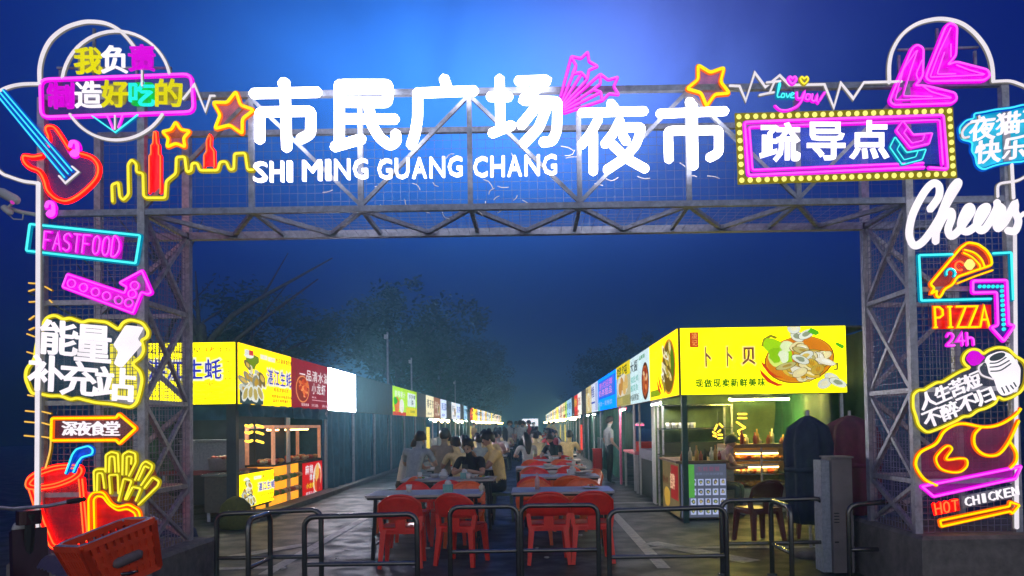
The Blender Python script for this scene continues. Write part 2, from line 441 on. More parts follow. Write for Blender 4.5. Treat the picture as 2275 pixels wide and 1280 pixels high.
# ------------------------------------------------------------------ the entrance arch (truss gate)
YF, YB = 6.5, 7.35
XL0, XL1, XR0, XR1 = -4.28, -3.40, 3.35, 4.22
ZB, ZT = 3.47, 4.50
arch = thing('entrance_arch', 'steel truss gate spanning the market entrance, carrying all the neon signs', 'arch', (0, YF, 0))
def wiremesh(parent, a, b, c, d, step, r=0.0024):
    """welded wire grid in the quad a-b-c-d"""
    a, b, c, d = map(Vector, (a, b, c, d)); mb = MB()
    n1 = max(2, int((b - a).length / step)); n2 = max(2, int((d - a).length / step))
    for i in range(n1 + 1): t = i / n1; mb.bar(a.lerp(b, t), d.lerp(c, t), r)
    for i in range(n2 + 1): t = i / n2; mb.bar(a.lerp(d, t), b.lerp(c, t), r)
    return mb.build('wire_mesh', WIRE, parent)
def member(parent, a, b, r=0.03, m=STEEL, name='brace'):
    return MB().bar(a, b, r).build(name, m, parent)
LEV = [0.42, 1.0, 1.80, 2.68, 3.47]
for side, (xo, xi) in ((-1, (XL0, XL1)), (1, (XR1, XR0))):
    zb = 0.46 if side < 0 else 0.55
    pmb = MB().bar((xi, YB, zb), (xi, YB, ZT), 0.036)
    tw = pmb.build('tower', STEEL, arch)
    for (x, y) in ((xi, YF), (xo, YB), (xo, YF)): member(tw, (x, y, zb), (x, y, ZT), 0.032, STEEL, 'post')
    lev = [zb] + LEV[1:]
    for k in range(len(lev) - 1):
        z0, z1 = lev[k], lev[k + 1]
        s_ = 0.021
        member(tw, (xi, YF + .04, z1), (xi, YB - .04, z1), s_)
        if k % 2 == 0: member(tw, (xi, YF + .04, z0 + .03), (xi, YB - .04, z1 - .04), s_); member(tw, (xi + .005, YF + .04, z1 - .04), (xi + .005, YB - .04, z0 + .03), 0.017)
        else: member(tw, (xi, YF + .04, z1 - .04), (xi, YB - .04, z0 + .03), s_); member(tw, (xi + .005, YF + .04, z0 + .03), (xi + .005, YB - .04, z1 - .04), 0.017)
        member(tw, (xi - .0, YB, z1), (xo, YB, z1), s_)
        a, b = ((xo, z0), (xi, z1)) if k % 2 else ((xi, z0), (xo, z1))
        member(tw, (a[0], YB, a[1] + .03), (b[0], YB, b[1] - .03), s_)
        member(tw, (xo, YF, z1), (xi, YF, z1), s_)
    wiremesh(tw, (xo, YF + .04, zb), (xi, YF + .04, zb), (xi, YF + .04, ZB), (xo, YF + .04, ZB), 0.055)
    wiremesh(tw, (xi, YF + .05, zb), (xi, YB - .05, zb), (xi, YB - .05, ZB), (xi, YF + .05, ZB), 0.055)
    wiremesh(tw, (xo, YB + .03, zb), (xi, YB + .03, zb), (xi, YB + .03, ZB), (xo, YB + .03, ZB), 0.07)
bm_ = MB().bar((XL0, YB, ZB), (XR1, YB, ZB), 0.036).build('beam', STEELB, arch)
for (y, z) in ((YF, ZB), (YF, ZT), (YB, ZT)): member(bm_, (XL0, y, z), (XR1, y, z), 0.026, STEELB, 'chord')
n = 7; xs = [XL1 + (XR0 - XL1) * i / n for i in range(n + 1)]
for i in range(n):
    a, b = xs[i], xs[i + 1]; up_ = i % 2 == 0; m_ = (a + b) / 2
    for y in (YF,):
        member(bm_, (a, y, ZB + .03 if up_ else ZT - .03), (b, y, ZT - .03 if up_ else ZB + .03), 0.016, STEELB)
        member(bm_, (a, y, ZB + .03), (a, y, ZT - .03), 0.022, STEELB)
    for z in (ZB,):
        member(bm_, (a, YF + .03, z), (m_, YB - .03, z), 0.019, STEELB); member(bm_, (m_, YB - .03, z), (b, YF + .03, z), 0.019, STEELB)
        member(bm_, (a, YF + .03, z), (a, YB - .03, z), 0.017, STEELB)
for y in (YB + .035,): wiremesh(bm_, (XL0, y, ZB), (XR1, y, ZB), (XR1, y, ZT), (XL0, y, ZT), 0.085, 0.0014)
wiremesh(bm_, (XL0, YF, ZB - .02), (XR1, YF, ZB - .02), (XR1, YB, ZB - .02), (XL0, YB, ZB - .02), 0.10, 0.0014)

for px_, pt in ((130, 150), (205, 60), (300, 110), (375, 150), (2000, 120), (2085, 60), (2170, 110), (1300, 165), (1345, 200), (1552, 185), (1600, 180)):
    p = at(px_, pt, YF); member(bm_, (p.x, YF + .03, ZT), (p.x, YF + .03, p.z), .011, STEELB, 'sign_bracket')
for pa, pb in (((125, 150), (380, 150)), ((1995, 110), (2175, 104))):
    p, q_ = at(*pa, YF), at(*pb, YF); member(bm_, (p.x, YF + .012, p.z), (q_.x, YF + .012, q_.z), .009, STEELB, 'sign_bracket')
def block(x0, x1, z, lab):
    mb = MB(); y0, y1 = 6.30, 7.62
    mb.box((x0, y0, 0), (x1, y1, z - .03)); c = .03
    mb.prism([(x0 + 0, y0, z - .03), (x1, y0, z - .03), (x1 - c, y0 + c, z), (x0 + c, y0 + c, z)], (0, 0, 0.0001))
    mb2 = MB(); vs = [(x0,y0,0),(x1,y0,0),(x1,y1,0),(x0,y1,0),(x0,y0,z-.03),(x1,y0,z-.03),(x1,y1,z-.03),(x0,y1,z-.03),(x0+c,y0+c,z),(x1-c,y0+c,z),(x1-c,y1-c,z),(x0+c,y1-c,z)]
    mb2.add(vs, [(3,2,1,0),(0,1,5,4),(1,2,6,5),(2,3,7,6),(3,0,4,7),(4,5,9,8),(5,6,10,9),(6,7,11,10),(7,4,8,11),(8,9,10,11)])
    return tag(mb2.build('concrete_block', CONC, origin=(x0, y0, 0)), lab, 'concrete block')
block(-4.45, -3.22, 0.46, 'concrete footing block under the left tower behind the red basket')
block(3.28, 5.2, 0.55, 'concrete footing block glowing orange under the hot chicken sign')

# ------------------------------------------------------------------ big white characters
BIG = [
 ('市', 26, 'first character 市 of the big white sign, beside the yellow star', [[(629,184),(633,203)], [(564,208),(705,205)], [(577,310),(577,249),(691,247),(690,298),(668,309)], [(633,184),(637,328)]]),
 ('民', 26, 'big white lit character 民, second in the row of the title sign', [[(754,227),(754,188),(863,188),(861,228),(754,227)], [(754,188),(754,320)], [(744,326),(803,309)], [(764,264),(877,265)], [(819,232),(825,275),(843,306),(867,324),(881,314),(879,298)]]),
 ('广', 26, 'big white lit character 广, third in the row of the title sign', [[(987,176),(995,200)], [(928,207),(1053,202)], [(928,207),(928,263),(922,298),(914,322)]]),
 ('场', 25, 'big white lit character 场, touching the magenta shooting stars', [[(1110,176),(1112,288)], [(1090,215),(1130,215)], [(1094,296),(1136,279)], [(1152,180),(1217,178),(1160,223),(1239,226),(1237,291),(1227,314),(1207,316)], [(1196,232),(1158,278)], [(1216,236),(1197,284),(1165,318)]]),
 ('夜', 23, 'big white lit character 夜 standing lower, under the magenta shooting stars', [[(1357,230),(1367,243)], [(1292,251),(1431,247)], [(1329,266),(1310,300),(1292,322)], [(1318,300),(1318,381)], [(1377,268),(1363,296),(1344,320)], [(1380,283),(1426,283),(1414,320),(1387,352),(1349,377)], [(1384,302),(1391,314)], [(1361,322),(1395,354),(1433,375)]]),
 ('市', 23, 'last big white character 市, under the upside-down yellow star', [[(1532,226),(1540,240)], [(1466,253),(1610,247)], [(1539,235),(1541,369)], [(1486,354),(1484,291),(1597,289),(1597,340),(1577,350)]]),
]
for ch, w, lab, strokes in BIG:
    xs_ = [p[0] for s in strokes for p in s]; ys_ = [p[1] for s in strokes for p in s]
    t = sgn('channel_letter', lab, sum(xs_) / len(xs_), max(ys_), 'channel letter', YS - 0.05, 'big white title characters')
    for s in strokes:
        k = (YS - .05) / FPX; mb = MB()
        mb.tube([at(p[0], p[1], YS - .05) for p in fillet(s, 9)], (w / 2 - 1.0) * k, (0, -1, 0), False, 10, 0, 0.6)
        mb.build('stroke', LETTER, t, True)
t = sgn('pinyin_sign', 'white lit letters SHI MING GUANG CHANG under the big characters', 900, 400, 'letter sign')
for word, x0, x1, yt0, yt1 in (('SHI', 563, 656, 363, 361), ('MING', 671, 822, 360, 355), ('GUANG', 837, 1031, 357, 350), ('CHANG', 1049, 1240, 352, 346)):
    h = 44; wgt = {'I': .55, 'M': 1.25, 'N': 1.05}; tot = sum(wgt.get(c, 1) for c in word); u = 0
    for c in word:
        w_ = wgt.get(c, 1); a = x0 + (x1 - x0) * (u + .10) / tot; b = x0 + (x1 - x0) * (u + w_ - .10) / tot
        ya = yt0 + (yt1 - yt0) * u / tot; yb = yt0 + (yt1 - yt0) * (u + w_) / tot
        if c == 'I': mid = (a + b) / 2; a, b = mid - 5, mid + 5
        ptext(t, c, ((a, ya), (b, yb), (b, yb + h), (a, ya + h)), LETP, 0.040, 0.05, YS - .03, 'letter'); u += w_

# ------------------------------------------------------------------ white outline tubes of the gate
z1 = zc(0, 0, 3.765); z2 = zc(0, 320, 3.765); z3 = zc(0, 580, 3.765); z4 = zc(0, 900, 3.368)
z5 = zc(1700, 0, 3.878); z6 = zc(1700, 300, 3.765); z7 = zc(1700, 600, 3.765); z8 = zc(1700, 900, 3.368)
zr = zc(1620, 140, 3.473); zs = zc(1230, 90, 4.129); zm = zc(2010, 760, 5.82)
t = sgn('outline_neon', 'white neon tube outlining the left tower in a post, cloud and arc', 85, 1232)
neon(t, [(81,1232),(84,700),(85,407)], 'white', 9, 2, Y=YS - .03)
neon(t, [(85,407),(70,405),(50,402),(20,392),(0,382),(-40,340),(-55,290),(-40,230),(-5,205),(20,193),(50,187),(88,186)], 'white', 7, 2, sm=True)
neon(t, [(88,186),(88,150),(97,115),(115,85),(145,62),(180,50),(205,48),(235,52),(262,65),(283,85),(300,107)], 'white', 8, 2, sm=True)
t = sgn('outline_neon', 'white neon tube with a half circle dome outlining the right tower', 2258, 1175)
neon(t, [(2254,520),(2256,800),(2259,1172)], 'white', 9, 2, Y=YS + .03)
neon(t, z5((1070,712),(1070,560),(1100,430),(1180,300),(1300,210),(1440,168),(1560,165),(1690,200),(1800,280),(1890,390),(1940,500),(1960,600),(1965,700)), 'white', 8, 2, sm=True)
neon(t, [(2206,181),(2245,179),(2280,192),(2315,225),(2330,280),(2318,345),(2290,385),(2262,402),(2216,408),(2217,437)], 'white', 6, 2, r=12)
neon(t, [(2248,366),(2252,440)], 'white', 7, 2)
t = sgn('heartbeat_neon', 'short white zigzag heartbeat line beside the pink banner', 440, 215)
neon(t, [(407,220),(432,188),(456,247),(467,213),(477,213)], 'white', 5, 1.5)
t = sgn('heartbeat_neon', 'long white zigzag heartbeat line above the bulb framed board', 1800, 190)
neon(t, zr((5,175),(80,178),(128,290),(198,75),(280,185),(390,95),(465,170),(735,165),(808,345),(862,155),(958,275),(1040,150),(1330,143)), 'white', 5.5, 1.5)

# ------------------------------------------------------------------ left: planet sign
def blob(c): return {'y': emit('lit yellow letter', (236, 226, 0), 1.0), 'w': LETW, 'm': emit('lit magenta letter', (226, 0, 226), 1.0), 'c': emit('lit cyan letter', (40, 250, 240), 1.0)}[c]
def shade(c): return {'y': (150, 140, 0), 'w': (170, 160, 165), 'm': (190, 0, 190), 'c': (0, 176, 44)}[c]
t = sgn('planet_neon_sign', 'round white neon sign crossed by a pink banner reading 我负责制造好吃的', 258, 312)
def arc(cx, cy_, r, a0, a1, n=22): return [(cx + r * math.cos(R(a0 + (a1 - a0) * i / n)), cy_ + r * math.sin(R(a0 + (a1 - a0) * i / n))) for i in range(n + 1)]
neon(t, arc(258, 190, 121, 188, 348), 'white', 6.5, 2, name='ring'); neon(t, arc(258, 190, 121, 32, 148), 'white', 6.5, 2, name='ring')
banner = [(88,176),(424,164),(430,248),(90,260)]
neon(t, banner, 'magenta', 5, 3.5, r=18, closed=True, name='banner_frame')
acrylic(t, fillet([(92,180),(420,168),(426,244),(94,256)], 14, True), (90, 60, 110), 0.25, 0.25, name='banner_panel')
for ch, q, c in (('我',(168,108,228,166),'y'),('负',(228,104,285,164),'w'),('责',(288,102,346,160),'m'),('制',(108,186,166,243),'m'),('造',(170,183,228,241),'w'),('好',(228,181,286,239),'y'),('吃',(289,182,345,237),'c'),('的',(348,178,406,238),'y')):
    ptext(t, ch, q, blob(c), 0.035 if c != 'c' else 0.015, 0.03, YS - .02, 'character')
    x0, y0, x1, y1 = q; m = 5 if c != 'c' else 1
    if c in 'mcy': acrylic(t, fillet([(x0+m,y0+m),(x1-m,y0+m),(x1-m,y1-m),(x0+m,y1-m)], 12, True), shade(c), 0.85 if c != 'y' else 0.5, 0.7, YS + .02, 'letter_board')
neon(t, [(204,257),(256,294),(306,255)], 'cyan', 3.5, 1); neon(t, [(238,257),(250,286)], 'magenta', 3.5, 1)
neon(t, [(255,256),(255,287)], 'white', 3.5, 1); neon(t, [(272,256),(262,283)], 'magenta', 3.5, 1); neon(t, [(315,157),(315,190)], 'white', 4, 1, Y=YS - .06)

def star(label, outer, w, c, fill, group=None, inner=0.47):
    cx = sum(p[0] for p in outer) / 5; cy_ = sum(p[1] for p in outer) / 5; pts = []
    for i in range(5):
        a, b = outer[i], outer[(i + 1) % 5]; pts.append(a)
        mx, my = (a[0] + b[0]) / 2, (a[1] + b[1]) / 2; pts.append((cx + (mx - cx) * inner * 1.38, cy_ + (my - cy_) * inner * 1.38))
    t = sgn('neon_star', label, cx, cy_, group=group); neon(t, pts, c, w, 3, r=6, closed=True, Y=YS - .01)
    acrylic(t, fillet(pts, 5, True), fill, 0.45, 0.55); return t
star('yellow neon star touching the first big white character', [(524,203),(564,244),(538,297),(477,286),(473,227)], 7, 'orange', (190, 92, 20))
star('small yellow neon star above the red skyscraper of the neon skyline', [(390,270),(422,291),(411,327),(370,327),(360,292)], 6.5, 'orange', (180, 88, 14))
star('tilted yellow neon star above the last big character and left of the long zigzag', [(1551,144),(1609,150),(1621,207),(1570,236),(1526,197)], 7, 'orange', (165, 90, 90))

t = sgn('shooting_star_neon', 'pair of magenta neon shooting stars with trailing rays', 1300, 240)
def starpts(o, inner):
    cx = sum(p[0] for p in o) / 5; cy_ = sum(p[1] for p in o) / 5; pts = []
    for i in range(5):
        a, b = o[i], o[(i + 1) % 5]; pts.append(a); mx, my = (a[0] + b[0]) / 2, (a[1] + b[1]) / 2
        pts.append((cx + (mx - cx) * inner, cy_ + (my - cy_) * inner))
    return pts
neon(t, starpts([(1269,124),(1306,114),(1328,146),(1305,174),(1272,163)], .62), 'magenta', 4, 2, r=3, closed=True, name='star')
neon(t, starpts([(1334,163),(1373,170),(1375,209),(1338,223),(1318,197)], .62), 'magenta', 4, 2, r=3, closed=True, name='star')
for a, b in (((1246,212),(1269,126)), ((1249,222),(1279,150)), ((1251,227),(1290,166)), ((1252,232),(1304,176)), ((1253,236),(1332,165)), ((1254,240),(1322,195)), ((1254,245),(1332,205)), ((1254,250),(1338,222))):
    neon(t, [a, b], 'magenta', 3.6, 2.4, name='ray')
t = sgn('skyline_neon', 'yellow neon city skyline with two red skyscrapers', 390, 440)
neon(t, z2((940,480),(935,340),(990,320),(1000,440),(1030,470),(1075,420),(1070,170),(1100,130),(1140,165),(1140,235),(1195,245),(1200,430),(1220,450),(1380,450),(1390,310),(1470,245),(1475,110),(1545,105),(1560,235),(1600,225),(1605,160),(1650,160),(1670,220),(1820,220),(1840,150),(1890,145),(1920,215),(1955,210),(1960,80),(2050,75),(2070,215),(2115,215)), 'yellow', 5.5, 4, r=5)
for tw in ([(331,427),(331,346),(335,343),(335,323),(339,319),(341,293),(346,293),(348,319),(352,323),(352,343),(356,346),(356,427)], [(453,370),(453,345),(459,336),(459,311),(464,299),(468,305),(467,325),(475,336),(476,370)]):
    neon(t, tw, 'red', 2.8, 2.4, r=1, name='tower_tube'); acrylic(t, tw, (214, 6, 4), 0.8, 0.75, name='tower_panel')

# guitar
t = sgn('guitar_neon', 'red neon electric guitar with a cyan neck', 140, 446)
gb = [(92,345),(72,348),(52,346),(52,358),(64,371),(86,381),(97,400),(103,420),(113,433),(128,443),(148,446),(170,436),(195,416),(213,395),(218,375),(213,360),(200,348),(178,341)]
neon(t, gb, 'red', 3.6, 5, sm=True, name='body_tube'); neon(t, [(104,322),(107,305),(101,287),(106,280),(120,283),(135,303),(152,330)], 'red', 3.6, 4, sm=True, name='horn_tube')
acrylic(t, smooth(gb) + [(152,330),(135,305),(118,284),(104,284),(108,305),(104,330)], (120, 20, 50), 0.3, 0.45, name='body_panel')
for a, b in (((-6,212),(143,394)), ((0,206),(151,386)), ((6,200),(159,379))): neon(t, [a, b], 'blue', 3.4, 3.2, Y=YS - .03, name='neck_tube')
neon(t, [(131,391),(145,407),(174,382),(160,370)], 'white', 4.5, 1, Y=YS - .03, name='bridge')
def note(label, x, y, s):
    t = sgn('music_note_neon', label, x, y); neon(t, [(x - 4*s, y + 9*s), (x, y + 5*s), (x + 4*s, y + 8*s), (x, y + 11*s)], 'magenta', 7 * s, 3, sm=True, closed=True, name='note_head')
    neon(t, [(x + 5*s, y + 8*s), (x + 4*s, y - 8*s), (x - 4*s, y - 11*s), (x - 7*s, y - 4*s)], 'magenta', 6 * s, 3, sm=True, name='note_stem')
    acrylic(t, arc(x, y, 13 * s, 0, 345, 16), (220, 0, 220), 0.8, 0.8)
note('magenta neon music note above the guitar body', 165, 330, 1.35); note('magenta neon music note above the fast food sign', 112, 464, 1.3)

t = sgn('fastfood_neon_sign', 'slanted cyan framed neon sign reading FASTFOOD in magenta', 185, 585)
neon(t, [(66,498),(311,523),(301,585),(58,557)], 'cyan', 5, 3.5, r=3, closed=True, name='frame'); acrylic(t, [(66,498),(311,523),(301,585),(58,557)], (20, 30, 110), 0.25, 0.3)
P4 = [(97,514),(272,529),(266,571),(94,551)]
def lerp2(a, b, k): return (a[0] + (b[0] - a[0]) * k, a[1] + (b[1] - a[1]) * k)
STK = {'F': [[(0,0),(0,1),(.9,1)], [(0,.52),(.7,.52)]], 'A': [[(0,0),(.5,1),(1,0)], [(.2,.35),(.8,.35)]], 'S': [[(.95,.85),(.6,1),(.1,.85),(.15,.6),(.8,.42),(.9,.15),(.45,0),(0,.12)]], 'T': [[(0,1),(1,1)], [(.5,1),(.5,0)]],
       'O': [[(.5,1),(.1,.8),(.1,.2),(.5,0),(.9,.2),(.9,.8),(.5,1)]], 'D': [[(0,0),(0,1),(.5,1),(.95,.7),(.95,.3),(.5,0),(0,0)]], 'P': [[(.1,0),(.1,1),(.6,1),(.95,.85),(.95,.6),(.6,.48),(.1,.48)], [(-.05,0),(.25,0)]],
       'I': [[(.5,0),(.5,1)], [(.3,0),(.7,0)], [(.3,1),(.7,1)]], 'Z': [[(0,1),(1,1),(0,0),(1,0)]], 'H': [[(0,0),(0,1)], [(1,0),(1,1)], [(0,.5),(1,.5)]], '2': [[(.05,.75),(.3,1),(.75,.95),(.9,.7),(.6,.4),(0,0),(1,0)]], '4': [[(.7,0),(.7,1),(0,.35),(1,.35)]], 'h': [[(0,0),(0,1)], [(0,.5),(.4,.62),(.8,.5),(.85,0)]]}
def stroke_text(t, s, quad, c, w, glow, sm=False, gap=0.14, Y=YS - .02):
    n = len(s)
    for i, ch in enumerate(s):
        ptsets = STK[ch]
        for st in ptsets:
            P = []
            for u, v in st:
                uu = (i + gap / 2 + u * (1 - 2 * gap)) / n; P.append(lerp2(lerp2(quad[3], quad[2], uu), lerp2(quad[0], quad[1], uu), v))
            cur = ch in 'SOD2h' and len(P) > 3
            neon(t, P, c, w, glow, sm=cur, Y=Y, name='letter_tube')
stroke_text(t, 'FASTFOOD', P4, 'magenta', 3.0, 2.2)
acrylic(t, [(92,508),(276,524),(270,576),(89,556)], (210, 0, 200), 0.35, 0.55, YS + .03, 'letter_board')
t = sgn('arrow_neon', 'magenta neon arrow bent upward with round bulbs along it', 230, 695)
ar = z3((560,110),(1040,270),(1060,215),(1000,180),(1185,80),(1265,265),(1235,278),(1180,260),(1110,435),(520,215))
neon(t, ar, 'magenta', 3.5, 3.5, r=3, closed=True, name='outline_tube'); acrylic(t, ar, (206, 0, 196), 0.8, 0.8)
for p in z3((597,187),(698,222),(797,258),(890,292),(990,327),(1075,350),(1105,275),(1125,205)): neon(t, arc(p[0], p[1], 9, 0, 330, 11), 'magenta', 2.6, 0.8, closed=True, Y=YS - .02, name='bulb_ring')

# energy sign
t = sgn('energy_neon_sign', 'white characters 能量补充站 and a lightning bolt inside a wavy yellow neon outline', 190, 905)
en = z3((335,570),(390,470),(460,450),(525,490),(580,475),(690,515),(740,495),(890,510),(945,545),(990,575),(1030,510),(1090,490),(1190,515),(1240,590),(1230,640),(1180,660),(1205,740),(1180,800),(1100,860),(1170,920),(1190,990),(1170,1090),(1140,1190),(1090,1225),(930,1195),(800,1185),(640,1145),(590,1160),(500,1125),(420,1130),(330,1110),(270,1110),(245,1070),(210,980),(220,900),(290,820),(300,720))
neon(t, en, 'yellow', 6.5, 3, r=9, closed=True, name='outline_tube'); acrylic(t, en, (40, 70, 84), 0.35, 0.12)
for ch, q in (('能',(350,500,650,790)),('量',(640,540,930,845)),('补',(250,790,540,1090)),('充',(520,840,820,1130)),('站',(805,890,1130,1170))):
    a, b = z3((q[0], q[1]), (q[2], q[3])); k = (b[0] - a[0]) * .06
    ptext(t, ch, ((a[0]+3, a[1]-2), (b[0]+3, a[1]+k), (b[0], b[1]+2), (a[0], b[1]-k)), LETW, 0.045, 0.04, YS - .03, 'character')
bolt = z3((1050,535),(1185,550),(1130,650),(1170,690),(1000,890),(950,860),(990,760),(945,700))
MB().prism([at(p[0], p[1], YS - .05) for p in fillet(bolt, 5, True)], (0, .04, 0)).build('lightning_bolt', LETW, t)

t = sgn('arrow_sign_neon', 'yellow neon arrow board with white characters 深夜食堂', 200, 985)
ao = z4((380,265),(385,100),(870,95),(885,65),(1015,175),(890,290),(868,262))
neon(t, ao, 'orange', 5.5, 3, r=4, closed=True, name='outline_tube'); acrylic(t, ao, (120, 50, 60), 0.35, 0.35)
for i, ch in enumerate('深夜食堂'):
    a = z4((475 + 106 * i, 122), (582 + 106 * i, 228)); ptext(t, ch, (*a[0], *a[1]), LETW, 0.035, 0.03, YS - .02, 'character')
neon(t, z4((380,268),(372,350),(340,470)), 'gold', 3.5, 2, sm=True, name='lead_tube')
t = sgn('squiggle_neon', 'short yellow neon strokes sticking out behind the white corner tube', 90, 800, Y=YS)
for a, b in (((64,629),(82,630)), ((64,647),(76,643)), ((65,671),(80,670)), ((65,710),(76,702)), ((65,733),(76,728)), ((60,742),(76,748)), ((60,782),(76,787)), ((62,878),(74,880)), ((57,913),(77,915)), ((55,937),(77,939)), ((54,968),(77,970)), ((92,914),(112,919)), ((92,939),(110,944)), ((92,970),(110,973)), ((100,637),(114,645)), ((110,667),(115,672))):
    neon(t, [a, lerp2(a, b, .6), b], 'gold', 3.4, 1.2, Y=YS + .03, name='stroke_tube')

# cup and fries
t = sgn('cup_neon', 'red neon drink cup with a bent blue straw', 130, 1222)
lid = z4((190,590),(215,540),(300,490),(420,455),(540,450),(605,470),(600,520),(530,570),(420,610),(300,630),(210,625)); lid2 = z4((225,580),(290,525),(420,482),(530,472),(575,490),(540,535),(420,585),(300,605),(235,600))
neon(t, lid, 'red', 3.4, 3, sm=True, closed=True, name='lid_tube'); neon(t, lid2, 'red', 3, 2.5, sm=True, closed=True, name='lid_tube')
bo = z4((215,635),(300,900),(375,1068),(480,1085),(600,1060),(655,1005),(615,555)); bi = z4((250,640),(330,880),(402,1048),(500,1055),(600,1030),(625,990),(588,555))
neon(t, bo, 'red', 3.2, 3.5, r=10, name='cup_tube'); neon(t, bi, 'red', 3, 3, r=8, name='cup_tube')
acrylic(t, bo, (180, 4, 8), 0.45, 0.4, name='cup_panel'); acrylic(t, smooth(lid, True), (200, 0, 8), 0.8, 0.6, YS + .035, 'lid_panel')
stw = z4((490,510),(540,370),(570,330),(660,305),(695,330),(690,368),(610,390),(580,430),(548,500))
neon(t, stw, 'blue', 4, 2.5, r=5, Y=YS - .03, name='straw_tube'); acrylic(t, fillet(stw, 5), (0, 60, 180), 0.9, 0.9, YS + .01, 'straw_panel')
t = sgn('fries_neon', 'yellow neon box of french fries beside the red cup', 260, 1190)
fb = z4((665,960),(660,700),(690,655),(770,650),(830,740),(880,765),(960,742),(1040,790),(1050,860),(980,960)); fi = z4((705,940),(700,705),(722,682),(768,685),(812,745),(880,792),(950,775),(1010,810),(1015,850))
neon(t, fb[:-1], 'orange', 4, 2.5, r=8, name='box_tube'); neon(t, fi, 'orange', 4, 2, r=8, name='box_tube'); acrylic(t, fb, (206, 6, 6), 0.85, 0.7, name='box_panel')
for st in (((705,640),(700,495),(725,480),(780,480),(790,500)), ((725,640),(728,510),(765,510),(780,620)), ((790,490),(790,375),(830,350),(882,362),(888,500)), ((815,500),(820,385),(855,385),(862,500)), ((915,520),(918,370),(960,345),(1012,362),(1015,430),(965,530)), ((945,520),(948,385),(985,385),(980,440)), ((1010,560),(1062,440),(1090,420),(1140,450),(1132,485),(1055,600)), ((1035,560),(1082,455),(1112,470)), ((1080,620),(1140,540),(1190,570),(1180,605),(1035,745)), ((825,660),(815,525),(880,520),(885,660)), ((885,715),(925,550),(985,565),(935,705)), ((945,705),(992,612),(1052,625),(1015,715))):
    neon(t, z4(*st), 'yellow', 4, 3.2, r=4, Y=YS - .01, name='fry_tube')
acrylic(t, z4((700,640),(700,490),(790,470),(790,370),(1010,350),(1140,440),(1190,570),(1040,745),(860,720)), (150, 60, 0), 0.5, 0.4, name='fries_panel')

# ------------------------------------------------------------------ right signs
t = sgn('double_arrow_neon', 'two solid magenta neon arrows inside the white dome', 2060, 232)
A1 = z5((1265,420),(1310,382),(1365,410),(1360,650),(1325,700),(1290,735),(1390,738),(1640,800),(1655,850),(1610,890),(1110,905),(1075,870),(1100,800))
A2 = z5((1555,230),(1600,195),(1655,225),(1645,470),(1620,505),(1570,560),(1650,530),(1920,600),(1940,650),(1890,690),(1420,700),(1385,670),(1400,620))
for A in (A1, A2):
    neon(t, A, 'magenta', 4, 3.5, r=8, closed=True, name='arrow_tube'); acrylic(t, fillet(A, 8, True), (214, 0, 206), 0.95, 0.85, name='arrow_panel')
for st in (((1300,440),(1190,600),(1120,860),(1600,845)), ((1312,435),(1255,600),(1190,825),(1440,832)), ((1320,690),(1300,640),(1350,520)), ((1350,735),(1430,790),(1600,840)), ((1600,240),(1500,450),(1420,665),(1880,645)), ((1545,450),(1480,640),(1640,635)), ((1600,380),(1600,490)), ((1650,560),(1750,600),(1890,640))):
    neon(t, z5(*st), 'magenta', 2.6, 1.4, r=5, Y=YS - .015, name='inner_tube')

t = sgn('bulb_board_sign', 'marquee board with yellow bulbs and pink frame reading 疏导点', 1880, 405, 'marquee sign')
TL, TR, BR, BL = zr((75,415),(1700,370),(1730,855),(97,905))
stripm = emit('bulb board strip', (150, 138, 0), 0.75, False); bulbm = emit('yellow bulb', (246, 236, 120), 1.3)
def bandstrip(a, b, w, Y):
    A, B = at(a[0], a[1], Y), at(b[0], b[1], Y); k = Y / FPX; d = (B - A).normalized(); n_ = d.cross(Vector((0, 1, 0))) * w / 2 * k; d = d * w / 2 * k
    return [A - d - n_, B + d - n_, B + d + n_, A - d + n_]
def seg_strip(a, b, shrink):
    k = 0 if not shrink else 9 / max(1, math.dist(a, b)); a2, b2 = lerp2(a, b, k), lerp2(b, a, k)
    MB().prism(bandstrip(a2, b2, 17 if not shrink else 15.6, YS + .02), (0, .02, 0)).build('bulb_strip', stripm, t)
seg_strip(TL, TR, False); seg_strip(BL, BR, False); seg_strip(TL, BL, True); seg_strip(TR, BR, True)
def bulbs(a, b, n, skip=False):
    for i in range(n + 1):
        if skip and i in (0, n): continue
        p = lerp2(a, b, i / n); MB().ball(at(p[0], p[1], YS - .005), 6.1 * PXM, 0, 8, 5, (1, .7, 1)).build('bulb', bulbm, t, True)
bulbs(TL, TR, 25); bulbs(BL, BR, 25); bulbs(TL, BL, 8, True); bulbs(TR, BR, 8, True)
neon(t, zr((1505,802),(150,865),(120,455),(1655,400),(1690,815),(1548,806)), 'magenta', 4.5, 3, r=6, name='pink_frame')
neon(t, zr((1500,770),(180,825),(155,492),(1625,438),(1650,780)), 'magenta', 3.5, 3, r=5, name='pink_frame')
acrylic(t, zr((165,500),(1620,445),(1648,775),(185,822)), (40, 70, 190), 0.35, 0.5)
for ch, q in (('疏',(235,475,535,760)),('导',(600,470,880,750)),('点',(930,458,1215,740))):
    a, b = zr((q[0], q[1]), (q[2], q[3])); ptext(t, ch, (a[0], a[1], b[0], b[1]), LETB, 0.05, 0.04, YS - .03, 'character')
